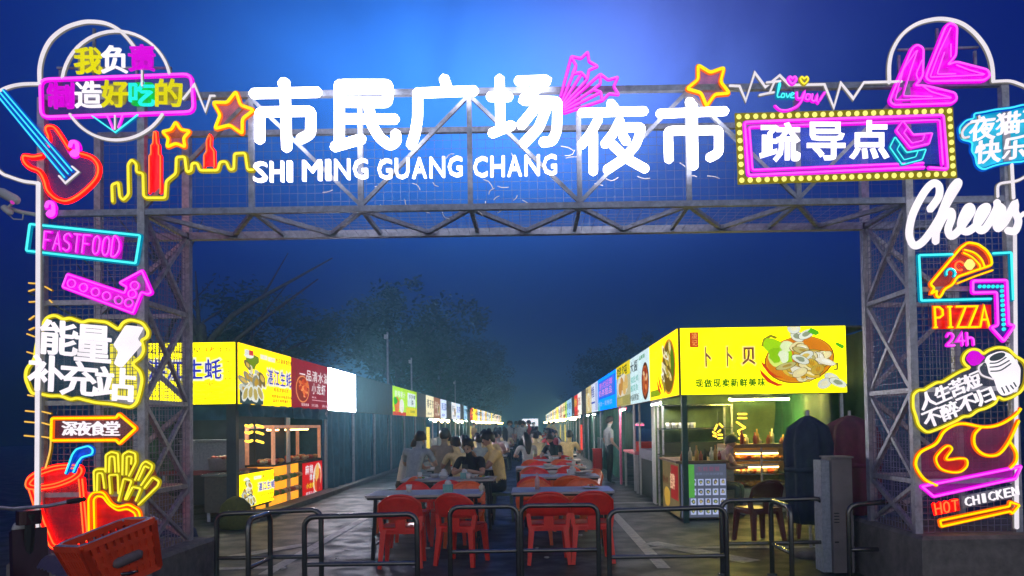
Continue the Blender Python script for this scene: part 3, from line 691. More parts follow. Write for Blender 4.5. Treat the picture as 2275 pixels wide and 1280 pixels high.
for c, pts, f in (('magenta', ((1290,520),(1340,445),(1420,550),(1570,540),(1545,620),(1400,655)), (190, 0, 190)), ('cyan', ((1240,650),(1280,570),(1370,690),(1520,665),(1490,745),(1335,785)), (0, 90, 150))):
    P = zr(*pts); neon(t, P, c, 3, 2, r=3, closed=True, Y=YS - .02, name='chevron_tube'); acrylic(t, P, f, 0.8, 0.7, YS + .01, 'chevron_panel')
    cx = sum(p[0] for p in P) / 6; cy_ = sum(p[1] for p in P) / 6; neon(t, [lerp2(p, (cx, cy_ + 3), .42) for p in P], c, 2.4, .6, r=2, closed=True, Y=YS - .025, name='chevron_tube')

t = sgn('love_neon_sign', 'small handwritten I love you neon with two hearts', 1770, 240)
for st in (((290,150),(395,140)), ((348,148),(315,225)), ((235,247),(290,235),(345,226))): neon(t, zr(*st), 'white', 5, 1.5, Y=YS - .03, name='white_letter')
for st in (((370,250),(395,170),(385,160),(372,255),(390,262)), ((410,235),(400,262),(425,262),(425,238),(410,235)), ((440,235),(450,265),(468,238)), ((475,255),(500,238),(485,230),(472,262),(500,268))): neon(t, zr(*st), 'cyan', 3.2, 2.5, sm=True, Y=YS - .03, name='cyan_letter')
for st in (((525,225),(530,270),(560,265),(585,220),(560,290),(520,335),(450,362),(395,358),(358,328)), ((600,240),(590,275),(620,280),(628,245),(600,240)), ((645,240),(640,285),(665,288),(682,245),(676,295)), ((740,225),(700,285)), ((690,300),(686,306))): neon(t, zr(*st), 'magenta', 3.2, 2.5, sm=True, Y=YS - .03, name='magenta_letter')
for x, y, c in ((490,130,'magenta'), (580,132,'yellow')):
    neon(t, zr((x, y + 28), (x - 30, y - 5), (x - 18, y - 26), (x, y - 12), (x + 18, y - 26), (x + 30, y - 5)), c, 4, 2.4, sm=True, closed=True, Y=YS - .03, name='heart_tube')

t = sgn('night_owl_sign', 'light blue cloud shaped neon board with white characters 夜猫子快乐', 2200, 370)
nb = zr((1790,590),(1775,500),(1830,440),(1890,430),(1890,390),(1960,380),(2050,360),(2180,345),(2275,320),(2340,330),(2430,400),(2440,560),(2380,700),(2275,760),(2140,770),(2050,790),(1960,825),(1910,790),(1900,720),(1870,680),(1880,610))
acrylic(t, fillet(nb, 8, True), (0, 168, 200), 0.8, 0.75); neon(t, nb, 'blue', 4, 3, r=8, closed=True, name='outline_tube')
for ch, q in (('夜',(1845,420,2040,600)),('猫',(2050,385,2230,555)),('子',(2240,360,2420,530)),('快',(1890,600,2080,775)),('乐',(2100,570,2280,745))):
    a, b = zr((q[0], q[1]), (q[2], q[3])); ptext(t, ch, ((a[0]+2, a[1]+3), (b[0]+2, a[1]-3), (b[0], b[1]-3), (a[0], b[1]+3)), LETW, 0.022, 0.03, YS - .02, 'character')
neon(t, zr((1930,410),(1925,440),(1850,470),(1800,530),(1810,575),(1850,570)), 'white', 5, 1, sm=True, Y=YS - .02, name='flourish_tube')

t = sgn('cheers_sign', 'thick white handwritten lettering reading Cheers', 2140, 555, 'letter sign', YS - .05)
for st in (((1380,620),(1450,520),(1455,430),(1405,405),(1330,480),(1240,650),(1205,800),(1220,890),(1260,925),(1330,880),(1430,740),(1540,540),(1612,420),(1605,398),(1550,470),(1480,640),(1435,780),(1425,890)),
           ((1430,810),(1490,690),(1550,640),(1562,690),(1530,790),(1555,845),(1610,810),(1660,740),(1725,640),(1715,600),(1680,625),(1640,720),(1645,790),(1700,805),(1780,740),(1850,635),(1852,600),(1805,630),(1770,730),(1795,795),(1850,770),(1935,620),(1940,565)),
           ((1940,590),(1985,625),(1935,735),(1950,780),(2010,720),(2085,580),(2090,640),(2118,720),(2090,800),(2030,800)), ((2105,705),(2165,655))):
    mb = MB(); mb.tube([at(p[0], p[1], YS - .06) for p in smooth(z6(*st), k=6)], 8.7 * PXM if len(st) > 2 else 5 * PXM, (0, -1, 0), False, 8, 0, .5); mb.build('script_stroke', LETW, t, True)

t = sgn('pizza_neon_sign', 'neon pizza slice in a cyan frame above the word PIZZA and 24h', 2140, 765)
neon(t, [(2116,565),(2042,567),(2047,668),(2202,664)], 'cyan', 5, 3, r=3, name='frame'); neon(t, [(2207,563),(2247,561),(2251,665)], 'cyan', 5, 3, r=3, name='frame')
sl = z6((1380,1250),(1640,940),(1700,898),(1780,912),(1850,960),(1890,1020),(1900,1085),(1835,1108),(1610,1185),(1570,1250),(1500,1290),(1480,1335),(1455,1365),(1430,1340),(1440,1300),(1385,1330),(1420,1280))
neon(t, sl, 'orange', 5, 2.5, r=6, closed=True, name='slice_tube'); acrylic(t, sl, (170, 46, 20), 0.6, 0.55, name='slice_panel')
neon(t, z6((1670,960),(1750,985),(1810,1040),(1838,1108)), 'orange', 4, 2, sm=True, Y=YS - .015, name='crust_tube'); neon(t, z6((1660,985),(1730,1020),(1790,1080),(1800,1115)), 'orange', 3.5, 1.5, sm=True, Y=YS - .015, name='crust_tube')
neon(t, z6((1905,1130),(1760,1180),(1610,1240)), 'orange', 3.5, 1.5, Y=YS - .015, name='crust_tube')
neon(t, [(lambda p: (p[0], p[1]))(q) for q in arc(2132, 591, 10, 60, 330, 12)], 'red', 4, 2, Y=YS - .02, name='topping_tube')
MB().tube([at(2154 + a, 588, YS - .04) for a in (0, .5)], 12.5 * PXM, (0, -1, 0), False, 12, 0, .4).build('topping', emit('topping cream', (246, 236, 130), 1.2), t, True)
neon(t, arc(2113, 607, 10, 160, 400, 12), 'cyan', 4, 2, Y=YS - .02, name='topping_tube')
acrylic(t, z7((1395,295),(1890,290),(1895,490),(1400,495)), (206, 10, 0), 0.9, 0.7, name='letter_board')
stroke_text(t, 'PIZZA', z7((1405,310),(1885,300),(1890,475),(1415,480)), 'orange', 4.6, 1.6, gap=.1); stroke_text(t, '24h', z7((1515,530),(1770,525),(1775,625),(1520,630)), 'magenta', 3.4, 2.2)
t = sgn('down_arrow_neon', 'magenta neon arrow turning down, dotted with cyan bulbs, over the pizza frame', 2225, 760)
da = z7((1740,90),(2025,85),(2040,455),(2090,465),(2000,595),(1895,480),(1950,460),(1940,185),(1740,190))
neon(t, da, 'magenta', 4.5, 3, r=4, closed=True, Y=YS - .05, name='outline_tube'); acrylic(t, da, (70, 0, 150), 0.7, 0.5, YS - .02)
cb = emit('cyan bulb', (40, 240, 240), 1.2)
for i in range(6): p = z7((1795 + 37 * i, 138))[0]; MB().ball(at(p[0], p[1], YS - .06), 4.2 * PXM, 0, 8, 5).build('bulb', cb, t, True)
for i in range(9): p = z7((1980 + 2 * i, 175 + 40 * i))[0]; MB().ball(at(p[0], p[1], YS - .06), 4.4 * PXM, 0, 8, 5).build('bulb', cb, t, True)

t = sgn('jug_neon_sign', 'wavy yellow neon outline round white slogan characters and a white jug', 2150, 960)
jo = zm((180,620),(110,680),(110,850),(150,960),(180,1080),(290,1175),(420,1130),(560,1070),(690,1010),(760,960),(850,960),(950,880),(1050,860),(1180,790),(1210,700),(1280,750),(1380,720),(1500,650),(1570,540),(1590,330),(1540,240),(1430,180),(1340,80),(1200,65),(1080,110),(1020,160),(960,100),(860,90),(780,150),(750,230),(790,300),(850,330),(720,380),(600,450),(490,520),(420,520),(300,590),(260,620))
neon(t, jo, 'yellow', 5.5, 2.6, r=9, closed=True, name='outline_tube'); acrylic(t, jo, (70, 72, 92), 0.4, 0.2)
for txt, Q in (('人生苦短', ((165,690),(930,360),(985,560),(215,890))), ('不醉不归', ((195,930),(1090,560),(1170,745),(270,1130)))):
    q = zm(*Q)
    for i, ch in enumerate(txt):
        a, b = (i + .02) / 4, (i + .98) / 4
        ptext(t, ch, (lerp2(q[0], q[1], a), lerp2(q[0], q[1], b), lerp2(q[3], q[2], b), lerp2(q[3], q[2], a)), LETW, 0.04, .03, YS - .02, 'character')
MB().tube([at(*p, YS - .03) for p in zm((890,210),(960,205),(1020,200))], [17 * PXM, 14 * PXM, 3 * PXM], (0, -1, 0), False, 12, 0, .4).build('magenta_drop', emit('lit magenta letter', (226, 0, 226), 1.0), t, True)
jb = zm((1050,260),(1090,175),(1250,110),(1380,160),(1500,330),(1490,560),(1400,660),(1290,700),(1230,640),(1180,480),(1110,400))
MB().prism([at(*p, YS - .03) for p in fillet(jb, 8, True)], (0, .03, 0)).build('jug_body', LETW, t)
dk = acry('jug line', (70, 90, 96), 1.0, .15)
MB().prism([at(*p, YS - .036) for p in zm(*ell(1200, 190, 108, 45, -.35))], (0, .004, 0)).build('jug_mouth', dk, t)
for st in (((1105,275),(1200,265),(1310,200)), ((1105,325),(1220,310),(1350,240)), ((1115,378),(1240,365),(1370,280)), ((1255,590),(1290,660)), ((1310,570),(1350,640)), ((1370,560),(1405,605)), ((1410,525),(1440,575)), ((1000,380),(1010,300),(1045,285),(1080,420))):
    MB().tube([at(*p, YS - .034) for p in smooth(zm(*st))], 1.6 * PXM, (0, -1, 0), False, 6, 0, .5).build('jug_line', dk, t)
neon(t, zm((1060,260),(960,320),(990,420),(1110,470),(1160,480)), 'white', 4, 1, sm=True, Y=YS - .02, name='jug_handle')

t = sgn('chicken_neon', 'yellow neon roast chicken on a magenta tray', 2150, 1100)
ck = z8((1285,600),(1200,560),(1140,480),(1130,420),(1170,350),(1280,290),(1340,200),(1420,150),(1500,140),(1640,165),(1760,145),(1870,80),(1912,30))
neon(t, ck, 'orange', 5.5, 2.4, sm=True, name='body_tube'); acrylic(t, smooth(ck) + z8((1900,120),(1885,350),(1880,420),(1835,475)), (130, 40, 90), 0.4, 0.4, name='body_panel')
neon(t, z8((1620,165),(1570,220),(1570,300),(1620,360),(1690,380),(1760,360),(1830,270),(1900,120)), 'orange', 5, 3, sm=True, Y=YS - .012, name='drumstick_tube')
neon(t, z8((1830,270),(1880,350),(1880,420),(1835,475)), 'orange', 5, 2.4, sm=True, name='body_tube')
wg = z8((1370,305),(1320,340),(1280,400),(1310,470),(1380,500),(1460,500),(1510,460),(1510,410),(1460,400),(1370,410),(1360,390),(1400,330))
neon(t, wg, 'orange', 4, 2.5, sm=True, closed=True, Y=YS - .012, name='wing_tube'); acrylic(t, smooth(wg, True), (190, 10, 10), 0.7, 0.5, YS + .03, 'wing_panel')
tr_ = z8((1175,610),(1920,460),(1880,550),(1265,685)); neon(t, tr_, 'magenta', 4, 3, r=2, closed=True, name='tray_tube'); acrylic(t, tr_, (150, 0, 150), 0.6, 0.6, YS + .04, 'tray_panel')
t = sgn('hot_chicken_sign', 'neon words HOT CHICKEN with a long yellow arrow beneath', 2170, 1170)
acrylic(t, z8((1240,740),(1450,700),(1460,790),(1262,830)), (206, 8, 0), 0.85, 0.6, name='letter_board'); stroke_text(t, 'HOT', z8((1262,740),(1455,708),(1460,782),(1275,820)), 'red', 3, 1.6, gap=.16)
acrylic(t, z8((1470,685),(1890,590),(1910,680),(1480,775)), (110, 110, 122), 0.6, 0.4, name='letter_board')
q = z8((1480,695),(1890,602),(1900,668),(1490,762))
for i, ch in enumerate('CHICKEN'):
    a, b = (i + .1 + (.22 if ch == 'I' else 0)) / 7, (i + .9 - (.22 if ch == 'I' else 0)) / 7
    ptext(t, ch, (lerp2(q[0], q[1], a), lerp2(q[0], q[1], b), lerp2(q[3], q[2], b), lerp2(q[3], q[2], a)), LETW, 0.012, .02, YS - .02, 'letter')
ya = z8((1310,865),(1830,758),(1835,725),(1905,750),(1850,815),(1838,795),(1320,910)); neon(t, ya, 'orange', 4.5, 2.6, r=3, closed=True, name='arrow_tube'); acrylic(t, ya, (150, 60, 0), 0.6, 0.5)

# cables and clutter in the beam catching the light of the letters
random.seed(3)
glint = pbr('white cable', (0.8, 0.8, 0.8), 0.25, 0, 10, 0.1)
t = thing('cable_bundle', 'loose white wires looping inside the truss beam under the letters', 'cable', (0, 6.8, ZB))
for (x, y) in [(728,425),(743,465),(780,470),(835,465),(847,410),(925,415),(945,470),(968,410),(978,460),(990,478),(1042,470),(1062,470),(1075,460),(1085,410),(1092,425),(1103,440),(1118,415),(1112,470),(1145,440),(1170,450),(1266,340),(1260,330),(1270,350),(1360,396),(1430,394),(1540,394),(1585,394),(1520,370),(1180,350),(1140,348),(1000,347),(850,360),(1330,410),(905,455)]:
    Yc = random.uniform(6.56, 6.75); p = at(x, y, Yc); a = random.uniform(0, 6.28); L = random.uniform(.03, .07)
    d = Vector((math.cos(a), 0, math.sin(a) * .8)); b = Vector((-d.z, random.uniform(-.4, .4), d.x)) * random.uniform(-.5, .5)
    MB().tube([p - d * L, p - d * L * .3 + b * L, p + d * L * .4 + b * L * .8, p + d * L], .0045, None, False, 5).build('cable_loop', glint, t, True)

# camera and flood lamp on the left edge of the gate
t = thing('security_camera', 'white bracketed security camera at the left edge of the gate', 'camera', at(40, 470, 6.5))
MB().tube([at(85,478,6.5), at(50,472,6.5), at(14,462,6.5)], .018, None, False, 8).build('bracket_arm', WHITEP, t, True)
MB().tube([at(10,462,6.45), at(22,472,6.45)], .03, None, False, 10).build('mount', WHITEP, t, True)
MB().tube([at(52,474,6.5), at(50,488,6.5), at(30,487,6.5), at(14,472,6.5)], .006, None, False, 6).build('cable', WHITEP, t, True)
MB().tube([at(4,428,6.45), at(34,444,6.4)], .042, None, False, 10).build('camera_body', WHITEP, t, True)
MB().ball(at(28,449,6.38), .02).build('lens', emit('pink lens', (220, 60, 190), .8), t, True)
MB().tube([at(28,452,6.45), at(16,463,6.45)], .012, None, False, 6).build('hinge', WHITEP, t, True)


# ------------------------------------------------------------------ market stalls
ZS0, ZS1 = 1.96, 3.00                              # sign boxes hang between these heights
XL, XR = -4.87, 2.28
MOD = 2.75
Y_ = (252, 236, 0)
def sheet(c, st=1.15):
    if min(c) < 12 and max(c) > 240: st = st * 2.1
    return emit('sign sheet %d_%d_%d_%d' % (*c, st * 100), c, st)
INK = lambda c, st=1.0: emit('sign ink %d_%d_%d_%d' % (*c, st * 100), c, st, False)
def side_map(side, y0, y1):
    """u runs left to right as read from the aisle"""
    X = XL if side < 0 else XR
    if side < 0: return (lambda u, v: Vector((X, y0 + (y1 - y0) * u, ZS0 + (ZS1 - ZS0) * v))), (1, 0, 0)
    return (lambda u, v: Vector((X, y1 + (y0 - y1) * u, ZS0 + (ZS1 - ZS0) * v))), (-1, 0, 0)
def front_map(x0, x1, Y): return (lambda u, v: Vector((x0 + (x1 - x0) * u, Y, ZS0 + (ZS1 - ZS0) * v))), (0, -1, 0)
def sign_panel(st, mp, nrm, bg, words=(), pics=(), lit=True, stn=1.15, name='sign_panel'):
    """a light box: dark housing, printed sheet, lettering and pictures"""
    nrm = Vector(nrm); e = 0.004; mb = MB()
    c = [mp(e, e * 2), mp(1 - e, e * 2), mp(1 - e, 1 - e * 2), mp(e, 1 - e * 2)]
    mb.prism([p + nrm * 0.0 for p in c], nrm * 0.012)
    f = mb.build(name, sheet(bg, stn) if lit else bg, st)
    hb = MB(); hb.prism([mp(0, 0) - nrm * .10, mp(1, 0) - nrm * .10, mp(1, 1) - nrm * .10, mp(0, 1) - nrm * .10], nrm * .098); hb.build('housing', BLACK, f)
    if pics: decal(f, mp, nrm, pics, lift=.014)
    for wi, w in enumerate(words):
        s, u0, v0, u1, v1, c_ = w[:6]; off = w[6] if len(w) > 6 else .012
        sub = lambda u, v, a=(u0, v0, u1, v1): mp(a[0] + (a[2] - a[0]) * u, a[1] + (a[3] - a[1]) * v)
        text(f, s, sub, nrm, c_ if not isinstance(c_, tuple) else INK(c_), off, .003, 'lettering', .034 + .0025 * wi + (.03 if pics and len(pics) > 60 else 0), em=len(s) == 1 and ord(s) > 0x2e80)
    return f
def chars(s, u0, v0, u1, v1, c, off=.012, vert=False):
    n = len(s); out = []
    for i, ch in enumerate(s):
        if ch == ' ': continue
        if vert: a, b = v1 - (v1 - v0) * (i + .04) / n, v1 - (v1 - v0) * (i + .92) / n; out.append((ch, u0, b, u1, a, c, off))
        else: out.append((ch, u0 + (u1 - u0) * (i + .04) / n, v0, u0 + (u1 - u0) * (i + .94) / n, v1, c, off))
    return out
def outline(words, c, off): return [(w[0], w[1], w[2], w[3], w[4], c, off) for w in words]
def stall(side, y0, y1, label, group=None, depth=2.4, closed=True, lamp=False, tarp=TARP, detail=True):
    X = XL if side < 0 else XR; s = -1 if side < 0 else 1
    t = thing('market_stall', label, 'market stall', (X, y0, 0), group)
    MB().box((min(X + s*.10, X + s*depth), y0 + .02, ZS1 - .03), (max(X + s*.10, X + s*depth), y1 - .02, ZS1 - .0)).build('roof', BLACK, t)
    for y in ((y0 + .06, y1 - .06) if detail else (y0 + .06,)):
        MB().bar((X + s*.06, y, 0), (X + s*.06, y, ZS0), .024, None, 4 if not detail else 8).build('post', WHITEP if not closed else STEEL, t)
    if closed:
        drape(t, side, y0 + .1, y1 - .1, X + s*.16, tarp)
    else:
        drape(t, side, y0 + .05, y1 - .05, X + s*depth * .96, TARPG)
    if lamp:
        lamp_tube(t, (X - s*.05, (y0 + y1) / 2 - .45, ZS0 - .09), (X - s*.05, (y0 + y1) / 2 + .45, ZS0 - .09))
    return t
def drape(t, side, y0, y1, x, m, z0=.03, z1=ZS0 + .06, name='tarp_curtain'):
    mb = MB(); n = max(8, int((y1 - y0) / .11)); vs = []; k = 7; ph = random.uniform(0, 6)
    for j in range(k):
        z = z1 + (z0 - z1) * j / (k - 1)
        for i in range(n + 1):
            y = y0 + (y1 - y0) * i / n
            d = (.02 + .05 * j / (k - 1)) * math.sin(i * 1.15 + ph + .4 * math.sin(j * .7 + i * .3)) + .02 * math.sin(i * .37 + j)
            vs.append((x + d, y, z))
    fs = [(j*(n+1)+i, j*(n+1)+i+1, (j+1)*(n+1)+i+1, (j+1)*(n+1)+i) for j in range(k-1) for i in range(n)]
    mb.add(vs, fs); return mb.build(name, m, t, True)
def drape_x(t, x0, x1, Y, m, z0, z1, name='tarp_curtain', amp=.04):
    mb = MB(); n = max(8, int((x1 - x0) / .1)); vs = []; k = 6; ph = random.uniform(0, 6)
    for j in range(k):
        z = z1 + (z0 - z1) * j / (k - 1)
        for i in range(n + 1): vs.append((x0 + (x1 - x0) * i / n, Y + amp * (.3 + .7 * j / (k - 1)) * math.sin(i * 1.2 + ph + .5 * math.sin(j + i * .3)), z))
    mb.add(vs, [(j*(n+1)+i, j*(n+1)+i+1, (j+1)*(n+1)+i+1, (j+1)*(n+1)+i) for j in range(k-1) for i in range(n)])
    return mb.build(name, m, t, True)
def lamp_tube(t, a, b, m=None):
    f = MB().bar(Vector(a) + Vector((0, 0, .03)), Vector(b) + Vector((0, 0, .03)), .022).build('lamp_holder', WHITEP, t)
    MB().tube([a, b], .016, None, False, 8).build('lamp_tube', m or TUBEL, f, True)

random.seed(11)
def shells(cx, cy_, rx, ry, n, cols, sz):
    out = []
    for i in range(n):
        a = random.uniform(0, 6.28); q = math.sqrt(random.random()); x, y = cx + rx * q * math.cos(a), cy_ + ry * q * math.sin(a)
        s_ = sz * random.uniform(.7, 1.3); r_ = random.uniform(0, 3.1); asp = rx / ry
        out.append((ell(x, y, s_ * asp, s_ * 1.35, r_ * .3, 10, .12), random.choice(cols)))
        out.append((ell(x + s_ * .1, y, s_ * .6 * asp, s_ * .8, r_ * .3, 8, .15), random.choice(((226, 190, 90), (200, 160, 60), (240, 226, 170), (150, 120, 50)))))
    return out
OYS = ((240, 236, 220), (205, 210, 200), (150, 150, 130), (120, 110, 70), (250, 250, 240))
BLU = (36, 40, 190)
def oyster_pic(u0, u1):
    w = u1 - u0; c = (u0 + u1) / 2
    s = [([(u0, .02), (u1, .02), (u1, .22), (u0 + w*.8, .40), (u0, .30)], (60, 80, 86)), (ell(c, .74, w*.3, .12, 0, 10, .3), (120, 150, 20)), (ell(c - w*.1, .84, w*.2, .06, 0, 9, .3), (250, 250, 240))]
    s += shells(c - w*.05, .42, w*.42, .26, 16, OYS, .085)
    for k in range(4): s += [(ell(u0 + w*(.15 + .2*k), .18 + .03*(k % 2), w*.13, .14, .2*(k-1.5), 12, .05), (235, 238, 226)), (ell(u0 + w*(.15 + .2*k), .18 + .03*(k % 2), w*.09, .10, .2*(k-1.5), 10, .1), (196, 176, 96))]
    return s
# left row -----------------------------------------------------------
Y0L = 12.3
def yl(i): return Y0L + MOD * i
ST1 = stall(-1, yl(0), yl(1), 'first stall of the row with yellow 湛江生蚝 light boxes on two sides', closed=False, tarp=TARP)
mp, nr = side_map(-1, yl(0) + .02, yl(1))
w_ = chars('湛江生蚝', .46, .38, .96, .66, BLU, .03)
sign_panel(ST1, mp, nr, (250, 206, 0), outline(w_, (250, 246, 235), .075) + [(a[0], *a[1:5], INK(a[5], .6), .02) for a in w_] and
           [(a[0], a[1]-.006, a[2]-.03, a[3]+.006, a[4]+.03, (250, 246, 235), .07) for a in w_] + chars('湛江生蚝', .46, .38, .96, .66, BLU, .02)
           + chars('吃江浪美食生蚝', .62, .80, .96, .89, (90, 66, 0)) + chars('鲜香浓郁有料', .56, .26, .86, .34, (200, 110, 0)) + chars('现烤现卖美味送到家', .50, .15, .90, .21, (170, 100, 0)) + chars('蒜香生蚝鲜嫩多汁口', .50, .07, .90, .13, (170, 100, 0))
           + chars('香肉煲', .965, .5, .995, .74, (120, 60, 0), .01, True),
           oyster_pic(.02, .42) + [(rect(.06, .82, .13, .90), (235, 235, 235)), (rect(.13, .82, .20, .90), (222, 60, 60)), (rect(.32, .80, .45, .88), (252, 248, 225)), (rect(.46, .79, .60, .87), (252, 248, 225))], stn=1.05)
mpf, nrf = front_map(-6.98, XL - .02, Y0L)
w_ = chars('湛江生蚝', .29, .40, .92, .72, BLU, .03)
w_ = chars('湛江生蚝', .31, .40, .905, .72, BLU, .025)
sign_panel(ST1, mpf, nrf, (254, 236, 0), [(a[0], a[1]-.008, a[2]-.025, a[3]+.008, a[4]+.025, (250, 248, 225), .075) for a in w_] + w_
           + chars('烤鲜宴现', .28, .82, .75, .91, (80, 66, 0)) + chars('烤', .76, .82, .86, .92, (226, 90, 0)) + chars('生蚝', .86, .82, .99, .91, (80, 66, 0))
           + chars('的', .62, .27, .69, .36, (90, 74, 0)) + chars('欢聚', .70, .27, .85, .36, (220, 100, 0)) + chars('个人吃蚝最豪情', .58, .165, .90, .215, (70, 60, 0)) + chars('都来吃蚝最江湖', .58, .075, .90, .125, (70, 60, 0))
           + chars('香肉煲', .94, .46, .985, .70, (80, 60, 0), .01, True) + chars('68', .935, .36, .99, .44, (226, 90, 0)) + chars('元斤', .94, .14, .985, .34, (80, 60, 0), .01, True))
drape_x(ST1, -6.98, XL - .05, Y0L + .05, TARP, 1.70, ZS0 + .03, 'valance'); 
drape(ST1, -1, yl(0) + .05, yl(1), XL + .01, TARP, 1.76, ZS0 + .02, 'valance')
MB().bar((-6.6, Y0L + .1, 0), (-6.6, Y0L + .1, ZS0), .03).build('post', STEEL, ST1)
MB().box((-5.06, Y0L + .02, 0), (-4.90, Y0L + .14, ZS0)).build('corner_post', pbr('dark post', (.03, .035, .05), .5), ST1)
drape_x(ST1, -7.6, -5.0, yl(1) - .02, pbr('dark curtain', (.02, .022, .035), .8, 0, 3, .4), .03, 2.9, 'back_curtain')
lamp_tube(ST1, (-6.0, Y0L + 1.2, 1.90), (-5.2, Y0L + 1.2, 1.90))
ST2 = stall(-1, yl(1), yl(2), 'stall with a dark red 一品清水湖小龙虾 light box and a crayfish bowl', closed=False)
mp, nr = side_map(-1, yl(1), yl(2))
red_ = (150, 22, 44)
sign_panel(ST2, mp, nr, red_, chars('一品清水湖', .16, .58, .97, .82, (245, 240, 240), .02) + chars('小龙虾', .46, .32, .86, .56, (245, 240, 240), .02) + chars('鲜活', .46, .235, .58, .27, (240, 220, 225)) + [('━━━━━━━━', .46, .185, .96, .20, (230, 190, 200))] + chars('粒粒饱满', .18, .05, .36, .11, (240, 214, 220)) + chars('只选 清水', .42, .05, .90, .11, (240, 214, 220)),
           [(ell(.27, .40, .17, .28, 0, 20), (240, 150, 90)), (ell(.27, .40, .15, .25, 0, 20), (150, 40, 20))] + [(ell(.27 + random.uniform(-.09, .09), .42 + random.uniform(-.16, .16), .035, .05, random.uniform(0, 3), 8, .2), random.choice(((226, 80, 30), (240, 120, 50), (200, 50, 20), (250, 160, 90)))) for _ in range(26)], stn=1.05)
drape(ST2, -1, yl(1), yl(2) - .05, XL + .01, TARP, 1.74, ZS0 + .02, 'valance')
drape_x(ST2, -7.0, -5.0, yl(2) - .05, TARP, .03, 2.9, 'back_curtain')
ST3 = stall(-1, yl(2), yl(3), 'stall with a blank, overexposed white light box over a closed teal tarpaulin')
mp, nr = side_map(-1, yl(2), yl(3)); sign_panel(ST3, mp, nr, (250, 244, 255), stn=42.0)
LW = [ # (module, bg, words, pics, lit)
 (3, 'off', 'unlit stall with closed teal tarpaulin next to the blank white light box'), (4, 'off', 'unlit stall with closed teal tarpaulin before the lime green light box'),
 (5, 'lime', 'closed stall with a lime green light box and a drinks picture'), (6, 'limey', 'closed stall with a lime and yellow light box round a white menu square'), (7, 'grey', 'closed stall with blank grey sign beside the lime and yellow one'),
]
def wordsign(t, side, y0, y1, s, bg, ink, pic=None, st=1.1, vert=False):
    mp, nr = side_map(side, y0, y1)
    pics = []
    if pic == 'dish': pics = [(ell(.72, .42, .2, .3, 0, 16), (240, 236, 225)), (ell(.72, .42, .16, .25, 0, 14, .08), (190, 110, 40))] + [(ell(.72 + random.uniform(-.1, .1), .42 + random.uniform(-.15, .15), .05, .07, 0, 8, .2), random.choice(((230, 180, 70), (170, 60, 20), (240, 220, 160), (110, 140, 40)))) for _ in range(12)]
    if pic == 'band': pics = [(rect(0, 0, 1, .22), (222, 60, 30))]
    n = len(s); u1 = .92 if pic != 'dish' else .5
    st *= 1 + .012 * (y0 - 30)
    sign_panel(t, mp, nr, bg, chars(s, .08, .42, u1, .82, ink, .02) + (chars('美味小吃', .1, .1, .6, .24, ink) if pic != 'band' else []), pics, stn=st)
for i, kind, lab in LW:
    t = stall(-1, yl(i), yl(i + 1), lab, closed=True, tarp=TARP)
    mp, nr = side_map(-1, yl(i), yl(i + 1))
    if kind in ('off', 'grey'): sign_panel(t, mp, nr, pbr('unlit teal vinyl', (.05, .08, .10), .6, 0, 4, .2) if kind == 'off' else GREY, lit=False)
    elif kind == 'lime': sign_panel(t, mp, nr, (180, 240, 20), chars('鲜榨果汁', .1, .62, .9, .86, (250, 255, 240), .03), [(rect(0, 0, 1, .12), (226, 60, 30)), (ell(.3, .36, .2, .28, 0, 14, .1), (240, 120, 20)), (ell(.66, .34, .18, .26, 0, 14), (250, 246, 235)), (ell(.2, .5, .14, .14, 0, 12, .2), (40, 190, 40))])
    else: sign_panel(t, mp, nr, (190, 240, 0), chars('手打柠檬', .22, .66, .78, .82, (40, 90, 90), .02) + chars('茶', .38, .42, .62, .62, (40, 90, 90), .02) + chars('清爽解腻', .3, .12, .7, .22, (120, 140, 0)), [(rect(0, 0, 1, .32), (246, 232, 0)), (rect(.14, .36, .86, .88), (240, 252, 248))])
# right row ------------------------------------------------------------
Y0R = 11.4
def yr(i): return Y0R + MOD * i
SR1 = stall(1, yr(0), yr(1), 'first stall of the facing row with bright yellow 卜卜贝 clam light box', closed=False)
mp, nr = side_map(1, yr(0) + .02, yr(1))
sign_panel(SR1, mp, nr, (250, 206, 0), [], [(rect(.04, .06, .42, .17), (150, 180, 0)), (ell(.72, .48, .22, .44, 0, 20), (226, 150, 20)), (ell(.72, .48, .19, .40, 0, 18), (120, 90, 20))] + shells(.72, .48, .17, .36, 22, ((246, 240, 200), (220, 190, 90), (250, 250, 235), (170, 160, 60)), .07) + [([(.40, .34), (.44, .14), (.56, .05), (.49, .18)], (222, 60, 10)), ([(.45, .40), (.50, .2), (.6, .1), (.54, .24)], (222, 60, 10)), (ell(.93, .5, .05, .2, 0, 10, .3), (90, 130, 20))], stn=1.05)
XR2 = 4.86
mpf, nrf = front_map(XR + .02, XR2, Y0R)
bow = [(ell(.42, .5, 0, 0, 0, 3), Y_)][:0]
bow += [([(.485, .70), (.50, .82), (.545, .88), (.59, .84), (.575, .81), (.548, .84), (.52, .80), (.51, .70)], (150, 140, 20)), ([(.91, .42), (.95, .46), (.945, .34), (.92, .33), (.92, .36), (.935, .36), (.935, .42), (.915, .39)], (130, 120, 30))]
bow += [(ell(.715, .50, .208, .355, -.12, 28), (150, 78, 10)), (ell(.715, .505, .200, .342, -.12, 28), (236, 150, 10)), (ell(.715, .51, .19, .325, -.12, 26), (226, 130, 14))]
bow += [(ell(.60, .62, .07, .2, .3, 14, .2), (170, 226, 10)), (ell(.585, .47, .05, .12, .2, 12, .25), (226, 246, 120)), (ell(.645, .70, .05, .1, 0, 12, .25), (236, 250, 190)), (ell(.57, .56, .05, .1, 0, 11, .3), (150, 210, 0)), (ell(.62, .55, .03, .08, 0, 11, .3), (240, 250, 210))]
random.seed(5)
